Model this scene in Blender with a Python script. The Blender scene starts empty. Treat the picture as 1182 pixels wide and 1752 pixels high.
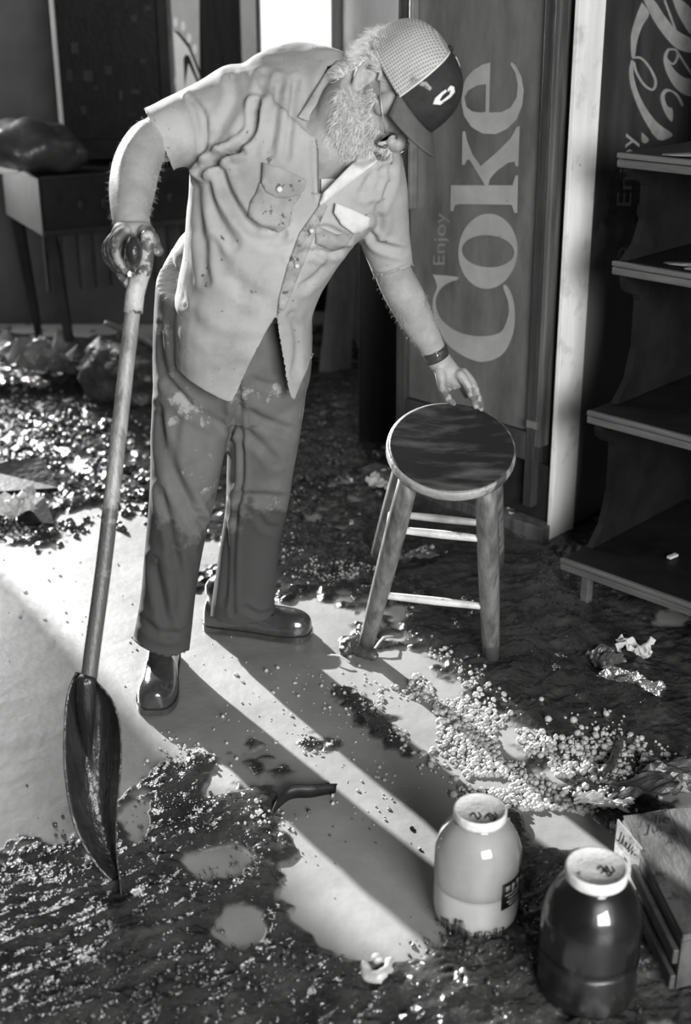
import bpy, bmesh, math, random
import numpy as np
from mathutils import Vector, Matrix, noise as mnoise
from mathutils.bvhtree import BVHTree
from mathutils.geometry import tessellate_polygon
random.seed(5); rng = np.random.default_rng(5)
sc = bpy.context.scene; C = sc.collection
# ------------------------------------------------------------------ camera, light, exposure
F = 2150.0; HC = 1.6; PITCH = math.atan(911/F); cp, sp = math.cos(PITCH), math.sin(PITCH)
cam = bpy.data.objects.new('camera', bpy.data.cameras.new('camera')); C.objects.link(cam)
cam.location = (0, 0, HC); cam.rotation_euler = (math.pi/2-PITCH, 0, 0)
cam.data.sensor_fit = 'VERTICAL'; cam.data.sensor_height = 36; cam.data.lens = F*36/1752
cam.data.dof.use_dof = True; cam.data.dof.focus_distance = 2.85; cam.data.dof.aperture_fstop = 2.6
cam.data.clip_start = .05
sc.camera = cam
w = bpy.data.worlds.new('world'); sc.world = w; w.use_nodes = True
bg = w.node_tree.nodes['Background']; bg.inputs[0].default_value = (1, 1, .985, 1); bg.inputs[1].default_value = 1.5
SUN_AZ, SUN_EL = math.radians(33), math.radians(21)
sl = bpy.data.lights.new('sun', 'SUN'); sl.energy = 13.5; sl.angle = math.radians(1.1)
sun = bpy.data.objects.new('sun', sl); C.objects.link(sun)
sd = Vector((math.sin(SUN_AZ)*math.cos(SUN_EL), -math.cos(SUN_AZ)*math.cos(SUN_EL), -math.sin(SUN_EL)))
sun.rotation_euler = sd.to_track_quat('-Z', 'Y').to_euler(); sun.location = (-4, 9, 5)
al = bpy.data.lights.new('front_fill', 'AREA'); al.shape = 'RECTANGLE'; al.size = 2.1; al.size_y = 1.9; al.energy = 300  # added fill lamp behind the camera, out of view, brightening the near sides
ao = bpy.data.objects.new('front_fill', al); C.objects.link(ao); ao.location = (1.55, -2.3, 1.95)
ao.rotation_euler = (Vector((-.1, 2.8, .9))-Vector(ao.location)).to_track_quat('-Z', 'Y').to_euler()
dl = bpy.data.lights.new('doorway_daylight', 'AREA'); dl.shape = 'RECTANGLE'; dl.size = .84; dl.size_y = 2.6; dl.energy = 75
do = bpy.data.objects.new('doorway_daylight', dl); C.objects.link(do); do.location = (-2.37, 6.12, 1.75)
do.rotation_euler = Vector((.545, -.839, -.22)).to_track_quat('-Z', 'Z').to_euler()
vs = sc.view_settings; vs.view_transform = 'Standard'; vs.look = 'None'; vs.gamma = 1; vs.exposure = 0.5; vs.use_curve_mapping = False

# ------------------------------------------------------------------ helpers
def ray(px, py):
    u = (px-591)/F; v = (876-py)/F
    return np.array((u, cp+v*sp, -sp+v*cp))
def P(px, py, Y):
    d = ray(px, py); t = Y/d[1]; return np.array((d[0]*t, Y, HC+d[2]*t))
def G(px, py, z=0.):
    d = ray(px, py); t = (z-HC)/d[2]; return np.array((d[0]*t, d[1]*t, z))
def toplane(px, py, p0, n):
    d = ray(px, py); o = np.array((0, 0, HC)); t = np.dot(np.array(p0)-o, n)/np.dot(d, n); return o+d*t
def pix(v):
    v = np.asarray(v, float); x = v[..., 0]; y = v[..., 1]; z = v[..., 2]-HC
    dep = y*cp-z*sp; up = y*sp+z*cp
    return 591+F*x/dep, 876-F*up/dep
def unit(a):
    a = np.asarray(a, float); return a/np.linalg.norm(a)
def rloc(parent):
    while parent is not None and parent.parent is not None: parent = parent.parent
    return np.array(parent.location) if parent is not None else np.zeros(3)
def link(name, me, m=None, parent=None, smooth=True):
    o = bpy.data.objects.new(name, me); C.objects.link(o)
    if m is not None: me.materials.append(m)
    if parent is not None: o.parent = parent
    me.polygons.foreach_set('use_smooth', [smooth]*len(me.polygons)); me.update()
    return o
def mk(name, V, Fc, m=None, parent=None, smooth=True, recentre=True):
    """mesh from world coordinates; local to its root thing"""
    V = np.asarray(V, float)
    if parent is not None: off = rloc(parent)
    elif recentre: off = np.array(((V[:, 0].min()+V[:, 0].max())/2, (V[:, 1].min()+V[:, 1].max())/2, V[:, 2].min()))
    else: off = np.zeros(3)
    me = bpy.data.meshes.new(name); me.from_pydata((V-off).tolist(), [], [list(f) for f in Fc]); me.validate()
    o = link(name, me, m, parent, smooth)
    if parent is None: o.location = off
    return o
def thing(name, label, cat, loc, group=None):
    o = bpy.data.objects.new(name, None); C.objects.link(o); o.location = tuple(loc); o.empty_display_size = .1
    o['label'] = label; o['category'] = cat
    if group: o['group'] = group
    return o
def tag(o, label, cat, group=None, kind=None):
    if label: o['label'] = label
    if cat: o['category'] = cat
    if group: o['group'] = group
    if kind: o['kind'] = kind
    return o
def struct(o, label=None):
    o['kind'] = 'structure'
    if label: o['label'] = label
    return o
def cat_rom(A, n):
    """Catmull-Rom resample rows of A, n steps between rows"""
    A = np.asarray(A, float); out = []
    E = np.vstack([2*A[0]-A[1], A, 2*A[-1]-A[-2]])
    for i in range(1, len(E)-2):
        for k in range(n):
            t = k/n; p0, p1, p2, p3 = E[i-1], E[i], E[i+1], E[i+2]
            out.append(.5*((2*p1)+(-p0+p2)*t+(2*p0-5*p1+4*p2-p3)*t*t+(-p0+3*p1-3*p2+p3)*t**3))
    out.append(A[-1]); return np.array(out)
def rings_mesh(R):
    """R: list of rings (n,3) -> verts, faces, closed with centre caps"""
    n = len(R[0]); V = np.vstack(R); fs = []
    for i in range(len(R)-1):
        for j in range(n):
            a = i*n+j; b = i*n+(j+1) % n; fs.append((a, b, b+n, a+n))
    c0 = len(V); V = np.vstack([V, R[0].mean(0), R[-1].mean(0)])
    for j in range(n):
        fs.append((c0, (j+1) % n, j)); k = (len(R)-1)*n; fs.append((c0+1, k+j, k+(j+1) % n))
    return V, fs
def loft(rows, n=28, sub=4, ex=2.3):
    """rows: (Lx,Ly,Rx,Ry,Y,thick[,dY]) silhouette edges in view at real depth Y; thick = real front-back size"""
    rows = [tuple(r)+((0,) if len(r) == 6 else ()) for r in rows]
    A = cat_rom([np.concatenate([P(r[0], r[1], r[4]+r[6]), P(r[2], r[3], r[4]-r[6]), [r[5]]]) for r in rows], sub)
    cs = (A[:, :3]+A[:, 3:6])/2; T = np.gradient(cs, axis=0); R = []
    for i in range(len(A)):
        a = (A[i, 3:6]-A[i, :3])/2; t = unit(T[i]); b = np.cross(t, a); b = unit(b)*A[i, 6]/2
        th = np.linspace(0, 2*math.pi, n, endpoint=False); c, s = np.cos(th), np.sin(th)
        c = np.sign(c)*np.abs(c)**(2/ex); s = np.sign(s)*np.abs(s)**(2/ex)
        R.append(cs[i]+np.outer(c, a)+np.outer(s, b))
    return rings_mesh(R)
def tube(path, rad, n=12, sub=3, up=(0, 0, 1), flat=1.0, round_=True):
    """path (k,3), rad (k,) round tapered tube with rounded ends; flat scales second axis"""
    path = np.asarray(path, float); rad = np.asarray(rad, float)
    A = cat_rom(np.column_stack([path, rad]), sub) if sub > 1 else np.column_stack([path, rad])
    T = np.gradient(A[:, :3], axis=0); R = []; u = None
    def ring(c, t, r):
        nonlocal u
        a = np.array(up, float) if u is None else u
        a = a-t*np.dot(a, t)
        if np.linalg.norm(a) < 1e-4: a = np.cross(t, (1, 0, .3))
        a = unit(a); u = a; b = np.cross(t, a)
        th = np.linspace(0, 2*math.pi, n, endpoint=False)
        return c+r*(np.outer(np.cos(th), a)+flat*np.outer(np.sin(th), b))
    t0 = unit(T[0]); t1 = unit(T[-1])
    if round_:
        for k in (80, 50, 25): k = math.radians(k); R.append(ring(A[0, :3]-t0*A[0, 3]*math.sin(k)*.8, t0, A[0, 3]*math.cos(k)))
    for i in range(len(A)): R.append(ring(A[i, :3], unit(T[i]), A[i, 3]))
    if round_:
        for k in (25, 50, 80): k = math.radians(k); R.append(ring(A[-1, :3]+t1*A[-1, 3]*math.sin(k)*.8, t1, A[-1, 3]*math.cos(k)))
    return rings_mesh(R)
def ball(c, r, M=None, n=20, m=12):
    """ellipsoid, r=(rx,ry,rz) along columns of M"""
    M = np.eye(3) if M is None else M
    R = []
    for i in range(1, m):
        ph = math.pi*i/m; th = np.linspace(0, 2*math.pi, n, endpoint=False)
        p = np.column_stack([r[0]*np.sin(ph)*np.cos(th), r[1]*np.sin(ph)*np.sin(th), np.full(n, r[2]*math.cos(ph))])
        R.append(np.array(c)+p@M.T)
    return rings_mesh(R)
def box(c, s, M=None):
    """box centred c, full size s, axes = columns of M"""
    M = np.eye(3) if M is None else M; s = np.array(s)/2
    v = np.array([(x, y, z) for x in (-1, 1) for y in (-1, 1) for z in (-1, 1)])*s
    return np.array(c)+v@M.T, [(0, 1, 3, 2), (4, 6, 7, 5), (0, 4, 5, 1), (2, 3, 7, 6), (0, 2, 6, 4), (1, 5, 7, 3)]
def join(parts):
    V = []; Fc = []; o = 0
    for v, f in parts:
        V.append(np.asarray(v)); Fc += [tuple(i+o for i in q) for q in f]; o += len(v)
    return np.vstack(V), Fc
def slab(poly, thick, nrm):
    """closed prism from planar world polygon"""
    poly = np.asarray(poly, float); n = len(poly); b = poly-np.array(nrm)*thick
    tr = tessellate_polygon([[Vector(p) for p in poly]])
    fs = [tuple(t) for t in tr]+[tuple(i+n for i in t[::-1]) for t in tr]+[(i, (i+1) % n, (i+1) % n+n, i+n) for i in range(n)]
    return np.vstack([poly, b]), fs
def bev(o, w_=.004, seg=2):
    m = o.modifiers.new('bevel', 'BEVEL'); m.width = w_; m.segments = seg; m.limit_method = 'ANGLE'; m.angle_limit = .6
    return o
def baked(o, *mods):
    """apply listed (type, props) modifiers -> numpy verts, faces; removes o"""
    for t, pr in mods:
        m = o.modifiers.new(t, t)
        for k, v in pr.items(): setattr(m, k, v)
    dg = bpy.context.evaluated_depsgraph_get(); e = o.evaluated_get(dg); me = bpy.data.meshes.new_from_object(e)
    V = np.empty(len(me.vertices)*3); me.vertices.foreach_get('co', V); V = V.reshape(-1, 3)
    Fc = [tuple(p.vertices) for p in me.polygons]
    old = o.data; bpy.data.objects.remove(o); bpy.data.meshes.remove(me)
    return V, Fc
def fuse(parts, vox, smooth=6, fac=.5):
    V, Fc = join(parts); o = mk('tmp', V, Fc, recentre=False)
    bpy.context.view_layer.update()
    return baked(o, ('REMESH', dict(mode='VOXEL', voxel_size=vox)), ('SMOOTH', dict(iterations=smooth, factor=fac)))
def normals(V, Fc):
    N = np.zeros_like(V); F4 = np.array([f if len(f) == 4 else (f[0], f[1], f[2], f[2]) for f in Fc])
    n = np.cross(V[F4[:, 2]]-V[F4[:, 0]], V[F4[:, 3]]-V[F4[:, 1]])
    z = np.linalg.norm(n, axis=1) == 0
    n[z] = np.cross(V[F4[z, 1]]-V[F4[z, 0]], V[F4[z, 2]]-V[F4[z, 0]])
    for k in range(4): np.add.at(N, F4[:, k], n)
    return N/np.maximum(np.linalg.norm(N, axis=1, keepdims=True), 1e-12)
def facing(V, N):
    d = V-np.array((0, 0, HC)); d /= np.linalg.norm(d, axis=1, keepdims=True); return -(N*d).sum(1)
def segdist(X, Y, path):
    best = np.full(X.shape, 1e9); sgn = np.zeros(X.shape)
    for (x0, y0), (x1, y1) in zip(path[:-1], path[1:]):
        dx, dy = x1-x0, y1-y0; L = dx*dx+dy*dy; t = np.clip(((X-x0)*dx+(Y-y0)*dy)/L, 0, 1)
        d = np.hypot(X-x0-t*dx, Y-y0-t*dy); s = ((X-x0)*dy-(Y-y0)*dx)
        m = d < best; best[m] = d[m]; sgn[m] = np.sign(s[m])
    return best, sgn
def folds(V, Fc, L):
    """carve cloth folds: each (path, width px, depth m): valley with a raised lip"""
    N = normals(V, Fc); f = np.clip(facing(V, N)*2, 0, 1); X, Y = pix(V); D = np.zeros(len(V))
    for path, wd, dp in L:
        p = cat_rom(np.array(path, float), 4); d, s = segdist(X, Y, p.tolist())
        L0 = np.hypot(X-p[0, 0], Y-p[0, 1]); L1 = np.hypot(X-p[-1, 0], Y-p[-1, 1])
        ends = np.clip(np.minimum(L0, L1)/(wd*1.5), .15, 1)
        D += ends*dp*(-np.exp(-(d/wd)**2)+.6*np.exp(-((d-1.9*wd)/wd)**2))
    return V+N*(D*f)[:, None]
def inpoly(X, Y, poly):
    r = np.zeros(X.shape, bool); n = len(poly)
    for i in range(n):
        x0, y0 = poly[i]; x1, y1 = poly[(i+1) % n]
        c = ((y0 > Y) != (y1 > Y)) & (X < (x1-x0)*(Y-y0)/((y1-y0) if y1 != y0 else 1e-9)+x0); r ^= c
    return r
def keepverts(V, Fc, keep):
    idx = -np.ones(len(V), int); idx[keep] = np.arange(keep.sum())
    return V[keep], [tuple(idx[list(f)]) for f in Fc if all(keep[i] for i in f)]
def vnoise(X, Y, s, seed=0):
    """smooth value noise in numpy"""
    r = np.random.default_rng(seed); T = r.random((128, 128))
    x = X*s+37.1*seed; y = Y*s+11.7*seed; xi = np.floor(x).astype(int); yi = np.floor(y).astype(int)
    fx = x-xi; fy = y-yi; fx = fx*fx*(3-2*fx); fy = fy*fy*(3-2*fy)
    g = lambda a, b: T[a % 128, b % 128]
    return (g(xi, yi)*(1-fx)+g(xi+1, yi)*fx)*(1-fy)+(g(xi, yi+1)*(1-fx)+g(xi+1, yi+1)*fx)*fy

# ------------------------------------------------------------------ materials (black and white photograph)
def mat(name, c1, c2=None, rough=.6, scale=20, detail=5, bump=.15, metal=0, spec=.5, stretch=(1, 1, 1), lo=.35, hi=.65, bscale=None, dist=.01, rough2=None, rot=(0, 0, 0)):
    m = bpy.data.materials.new(name); m.use_nodes = True; nt = m.node_tree; N = nt.nodes; L = nt.links; b = N['Principled BSDF']
    b.inputs['Roughness'].default_value = rough; b.inputs['Metallic'].default_value = metal; b.inputs['Specular IOR Level'].default_value = spec
    g = lambda v: (v, v, v*.985, 1)
    b.inputs['Base Color'].default_value = g(c1)
    tc = N.new('ShaderNodeTexCoord'); mp = N.new('ShaderNodeMapping'); mp.inputs['Scale'].default_value = stretch; mp.inputs['Rotation'].default_value = rot
    L.new(tc.outputs['Object'], mp.inputs[0])
    nz = N.new('ShaderNodeTexNoise'); nz.inputs['Scale'].default_value = scale; nz.inputs['Detail'].default_value = detail; nz.inputs['Roughness'].default_value = .62
    L.new(mp.outputs[0], nz.inputs['Vector'])
    cr = N.new('ShaderNodeValToRGB'); cr.color_ramp.elements[0].position = lo; cr.color_ramp.elements[1].position = hi
    cr.color_ramp.elements[0].color = g(c2 if c2 is not None else c1); cr.color_ramp.elements[1].color = g(c1)
    L.new(nz.outputs['Fac'], cr.inputs[0]); L.new(cr.outputs[0], b.inputs['Base Color'])
    if rough2 is not None:
        mr = N.new('ShaderNodeMapRange'); mr.inputs['From Min'].default_value = lo; mr.inputs['From Max'].default_value = hi
        mr.inputs['To Min'].default_value = rough2; mr.inputs['To Max'].default_value = rough
        L.new(nz.outputs['Fac'], mr.inputs[0]); L.new(mr.outputs[0], b.inputs['Roughness'])
    if bump:
        n2 = N.new('ShaderNodeTexNoise'); n2.inputs['Scale'].default_value = bscale or scale*4; n2.inputs['Detail'].default_value = 4
        L.new(mp.outputs[0], n2.inputs['Vector']); bp = N.new('ShaderNodeBump'); bp.inputs['Strength'].default_value = bump; bp.inputs['Distance'].default_value = dist
        L.new(n2.outputs['Fac'], bp.inputs['Height']); L.new(bp.outputs[0], b.inputs['Normal'])
    m['cr'] = cr.name
    return m
def spots(m, val, scale, thr, soft=.04, zlo=None, zhi=None):
    """overlay blotches of albedo val (dried or wet mud); optional height band (fade from zlo full to zhi none)"""
    nt = m.node_tree; N = nt.nodes; L = nt.links; b = N['Principled BSDF']; src = b.inputs['Base Color'].links[0].from_socket
    tc = N.new('ShaderNodeTexCoord'); nz = N.new('ShaderNodeTexNoise'); nz.inputs['Scale'].default_value = scale; nz.inputs['Detail'].default_value = 6; nz.inputs['Roughness'].default_value = .65
    L.new(tc.outputs['Object'], nz.inputs[0]); mr = N.new('ShaderNodeMapRange'); mr.inputs['From Min'].default_value = thr; mr.inputs['From Max'].default_value = thr+soft
    fac = nz.outputs['Fac']
    if zlo is not None:
        sx = N.new('ShaderNodeSeparateXYZ'); L.new(tc.outputs['Object'], sx.inputs[0]); mz = N.new('ShaderNodeMapRange')
        mz.inputs['From Min'].default_value = zlo; mz.inputs['From Max'].default_value = zhi; mz.inputs['To Min'].default_value = .5; mz.inputs['To Max'].default_value = -.5; mz.clamp = True
        L.new(sx.outputs['Z'], mz.inputs[0]); ad = N.new('ShaderNodeMath'); L.new(fac, ad.inputs[0]); L.new(mz.outputs[0], ad.inputs[1]); fac = ad.outputs[0]
    L.new(fac, mr.inputs[0]); mx = N.new('ShaderNodeMix'); mx.data_type = 'RGBA'; L.new(mr.outputs[0], mx.inputs[0]); L.new(src, mx.inputs[6]); mx.inputs[7].default_value = (val, val, val*.985, 1)
    L.new(mx.outputs[2], b.inputs['Base Color']); return m
def weave(m, sc_=900, strength=.2, dist=.0006):
    nt = m.node_tree; N = nt.nodes; L = nt.links; b = N['Principled BSDF']; old = b.inputs['Normal'].links[0].from_socket
    tc = N.new('ShaderNodeTexCoord'); n = N.new('ShaderNodeTexNoise'); n.inputs['Scale'].default_value = sc_; n.inputs['Detail'].default_value = 1
    L.new(tc.outputs['Object'], n.inputs[0]); bp = N.new('ShaderNodeBump'); bp.inputs['Strength'].default_value = strength; bp.inputs['Distance'].default_value = dist
    L.new(n.outputs['Fac'], bp.inputs['Height']); L.new(old, bp.inputs['Normal']); L.new(bp.outputs[0], b.inputs['Normal']); return m
M = {}
M['skin'] = spots(mat('skin', .33, .22, .55, 14, bump=.35, bscale=260, dist=.0015), .14, 30, .66, .05)
M['shirt'] = weave(spots(spots(mat('shirt_cotton', .35, .25, .9, 5, bump=.25, bscale=30, dist=.004, spec=.15), .10, 45, .65, .03), .20, 8, .53, .22))
M['pocket'] = weave(spots(mat('shirt_pocket', .29, .2, .9, 18, bump=.3, bscale=60, dist=.003, spec=.15), .08, 50, .6, .03))
M['shirt_seam'] = spots(mat('shirt_placket', .32, .19, .9, 30, bump=.4, bscale=120, dist=.003, spec=.15), .09, 45, .56, .04)
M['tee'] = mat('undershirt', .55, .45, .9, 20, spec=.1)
M['trousers'] = weave(spots(spots(mat('trouser_twill', .125, .085, .8, 8, bump=.3, bscale=35, dist=.004, spec=.2), .25, 13, .60, .05), .05, 7, .50, .08, .14, .74), 700)
M['boot'] = mat('wet_leather', .05, .025, .16, 12, bump=.35, bscale=40, dist=.004, spec=.8)
M['capdark'] = spots(mat('cap_cotton', .028, .018, .8, 30, bump=.2, spec=.2), .2, 22, .70, .03)
M['capvisor'] = mat('cap_visor', .085, .06, .75, 25, bump=.3, bscale=300, dist=.001, spec=.2)
M['white'] = mat('print_white', .62, .5, .6, 40, bump=0)
M['hair'] = mat('grey_hair', .72, .5, .55, 60, bump=.3, bscale=200)
M['glass_frame'] = mat('metal_frame', .25, .2, .3, 30, metal=.9, bump=0)
M['steel'] = mat('watch_steel', .75, .6, .25, 60, metal=1, bump=.1)
M['watch'] = mat('watch_band', .05, .03, .4, 60, bump=.2)
M['ash'] = spots(mat('shovel_ash_wood', .30, .12, .45, 9, bump=.5, bscale=40, dist=.003, stretch=(6, 6, .7)), .07, 13, .52, .05, .25, 1.1)
M['bladem'] = mat('muddy_steel', .035, .015, .30, 10, bump=.7, bscale=40, dist=.006, stretch=(3, 3, .5), metal=.2, spec=.6, rough2=.18)
M['grip'] = spots(mat('grip_metal', .42, .34, .5, 20, bump=.4), .07, 16, .5, .03)
M['griprubber'] = mat('wet_dark_grip', .03, .02, .18, 30, bump=.3, spec=.7)
M['stoolwood'] = spots(mat('stool_wood', .17, .06, .5, 10, bump=.4, bscale=40, dist=.002, stretch=(5, 5, .9)), .07, 10, .56, .05, -.05, .2)
M['rung'] = spots(mat('stool_rung_wood', .62, .36, .5, 18, bump=.2), .2, 16, .62, .05)
M['seatedge'] = spots(mat('stool_edge_wood', .34, .2, .5, 12, bump=.3), .06, 9, .50, .08)
M['seat'] = mat('stool_seat_wood', .13, .016, .42, 6, bump=.35, bscale=30, dist=.003, stretch=(.6, 2.6, 1), rot=(0, 0, .75), lo=.47, hi=.72)
M['coolerbody'] = mat('cooler_dark', .025, .012, .4, 8, bump=.2)
M['coolerframe'] = mat('cooler_frame', .05, .02, .35, 6, bump=.3, stretch=(4, 4, .5), spec=.6)
M['coolertrim'] = mat('cooler_trim', .11, .04, .35, 6, bump=.2, stretch=(5, 5, .4), spec=.6)
M['glasspanel'] = mat('muddy_door_panel', .13, .07, .42, 7, bump=.12, bscale=90, stretch=(1.5, 1.5, .5))
M['letters'] = spots(mat('door_lettering', .33, .24, .45, 7, bump=.1), .12, 50, .68, .04)
M['whitestrip'] = spots(spots(mat('white_enamel', .82, .66, .4, 4, bump=.15, bscale=60, stretch=(5, 5, .5)), .12, 60, .70, .03), .5, 12, .56, .15)
M['redpanel'] = spots(mat('enamel_side_panel', .045, .025, .33, 5, bump=.1, stretch=(3, 3, .6), spec=.6), .13, 5, .55, .15, .5, 1.6)
M['script'] = mat('script_print', .30, .22, .45, 30, bump=0)
M['shelfwood'] = mat('shelf_wood', .11, .06, .5, 7, bump=.35, bscale=60, dist=.003, stretch=(.6, .6, 6))
M['shelfdark'] = mat('shelf_dark', .012, .006, .5, 7, bump=.2)
M['mudfilm'] = mat('dried_mud_film', .20, .12, .8, 14, bump=.6)
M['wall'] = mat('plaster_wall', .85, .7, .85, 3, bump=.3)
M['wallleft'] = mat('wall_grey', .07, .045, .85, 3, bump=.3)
M['wains'] = mat('dark_wainscot', .016, .008, .6, 5, bump=.3, stretch=(4, 4, .4))
M['plank'] = mat('plank_wood', .2, .13, .6, 6, bump=.3, stretch=(5, 5, .5))
M['frame'] = mat('window_frame_paint', .55, .45, .6, 6, bump=.1)
M['dark'] = mat('near_black', .012, .006, .5, 12, bump=.2)
M['mach'] = mat('machine_dark', .022, .01, .4, 6, bump=.2)
M['machside'] = mat('machine_side', .035, .02, .5, 9, bump=.2)
M['chrome'] = mat('worn_chrome', .4, .3, .3, 20, metal=.8, bump=.1)
M['art'] = mat('machine_art', .5, .42, .6, 10, bump=0)
M['artw'] = mat('machine_art_white', .85, .75, .6, 10, bump=0)
M['paper'] = spots(mat('wet_paper', .55, .38, .5, 30, bump=.5, bscale=60, dist=.004), .08, 25, .60, .04)
M['paperdark'] = spots(mat('muddy_paper', .08, .03, .35, 20, bump=.6, bscale=50, dist=.005), .4, 30, .66, .04)
M['foil'] = mat('crumpled_foil', .6, .25, .2, 20, metal=.8, bump=1, bscale=50, dist=.01)
M['card'] = spots(mat('cardboard', .34, .24, .7, 12, bump=.3, stretch=(1, 1, 1)), .08, 22, .64, .04)
M['boxwood'] = spots(mat('box_top_wood', .085, .035, .5, 9, bump=.5, bscale=50, dist=.004, stretch=(3, 1, 1)), .03, 20, .58, .05)
M['ink'] = mat('black_ink', .01, .008, .6, 10, bump=0)
M['lid'] = spots(mat('jar_lid', .68, .55, .4, 30, bump=.25), .12, 45, .66, .03)
M['crumb'] = mat('mud_crumb', .46, .28, .4, 30, bump=.5, bscale=120, dist=.003, spec=.5)
M['mudlump'] = mat('mud_lump', .07, .03, .25, 20, bump=.8, bscale=60, dist=.008, spec=.6)
M['fabric'] = mat('muddy_cloth', .17, .08, .6, 8, bump=.6, bscale=20, dist=.01)
M['bag'] = mat('dark_vinyl', .06, .03, .35, 8, bump=.3)
M['mudspill'] = mat('wet_mud_splash', .05, .03, .2, 20, bump=.5)
def glass(name, col, tint_rough=.05):
    m = bpy.data.materials.new(name); m.use_nodes = True; b = m.node_tree.nodes['Principled BSDF']
    b.inputs['Base Color'].default_value = (col, col, col, 1); b.inputs['Transmission Weight'].default_value = 1; b.inputs['Roughness'].default_value = tint_rough; b.inputs['IOR'].default_value = 1.45
    return m
M['glass'] = glass('clear_glass', .92)
M['lens'] = glass('spectacle_lens', .8, .02)
M['milky'] = mat('cloudy_liquid', .72, .64, .35, 8, bump=0)
M['milky2'] = spots(mat('cloudy_residue', .58, .5, .5, 8, bump=.1), .1, 30, .72, .03)
M['darkliq'] = mat('dark_liquid', .025, .012, .3, 6, bump=.1)
M['darkres'] = mat('dark_residue', .02, .01, .3, 6, bump=.1)
# floor material: attribute 'silt' separates pale flooded silt from dark lumpy mud
def floor_mat():
    m = bpy.data.materials.new('flood_mud'); m.use_nodes = True; nt = m.node_tree; N = nt.nodes; L = nt.links; b = N['Principled BSDF']
    at = N.new('ShaderNodeAttribute'); at.attribute_name = 'silt'; tc = N.new('ShaderNodeTexCoord')
    def nz(s, d=6, r=.6, st=None):
        n = N.new('ShaderNodeTexNoise'); n.inputs['Scale'].default_value = s; n.inputs['Detail'].default_value = d; n.inputs['Roughness'].default_value = r
        if st:
            mp = N.new('ShaderNodeMapping'); mp.inputs['Scale'].default_value = st; mp.inputs['Rotation'].default_value = (0, 0, -.35); L.new(tc.outputs['Object'], mp.inputs[0]); L.new(mp.outputs[0], n.inputs[0])
        else: L.new(tc.outputs['Object'], n.inputs[0])
        return n
    def ramp(src, a, b_, ca, cb):
        r = N.new('ShaderNodeValToRGB'); r.color_ramp.elements[0].position = a; r.color_ramp.elements[1].position = b_
        r.color_ramp.elements[0].color = (ca, ca, ca*.98, 1); r.color_ramp.elements[1].color = (cb, cb, cb*.98, 1); L.new(src, r.inputs[0]); return r
    mud = ramp(nz(11).outputs['Fac'], .3, .72, .012, .052); silt = ramp(nz(5, 7).outputs['Fac'], .3, .7, .165, .245)
    mx = N.new('ShaderNodeMix'); mx.data_type = 'RGBA'; L.new(at.outputs['Fac'], mx.inputs[0]); L.new(mud.outputs[0], mx.inputs[6]); L.new(silt.outputs[0], mx.inputs[7])
    L.new(mx.outputs[2], b.inputs['Base Color'])
    mr = N.new('ShaderNodeMapRange'); mr.inputs['To Min'].default_value = .10; mr.inputs['To Max'].default_value = .42; L.new(at.outputs['Fac'], mr.inputs[0]); L.new(mr.outputs[0], b.inputs['Roughness'])
    b.inputs['Specular IOR Level'].default_value = .5
    s1 = N.new('ShaderNodeMapRange'); s1.inputs['To Min'].default_value = .6; s1.inputs['To Max'].default_value = .06; L.new(at.outputs['Fac'], s1.inputs[0])
    b1 = N.new('ShaderNodeBump'); b1.inputs['Distance'].default_value = .022; L.new(s1.outputs[0], b1.inputs['Strength']); L.new(nz(34, 3, .5).outputs['Fac'], b1.inputs['Height'])
    b2 = N.new('ShaderNodeBump'); b2.inputs['Distance'].default_value = .0015; L.new(s1.outputs[0], b2.inputs['Strength']); L.new(nz(170, 2).outputs['Fac'], b2.inputs['Height']); L.new(b1.outputs[0], b2.inputs['Normal'])
    L.new(b2.outputs[0], b.inputs['Normal']); return m
M['floor'] = floor_mat()
for k in ('wains', 'mach', 'shelfdark', 'dark', 'coolerbody', 'machside'): M[k].node_tree.nodes['Principled BSDF'].inputs['Specular IOR Level'].default_value = .18

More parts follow.
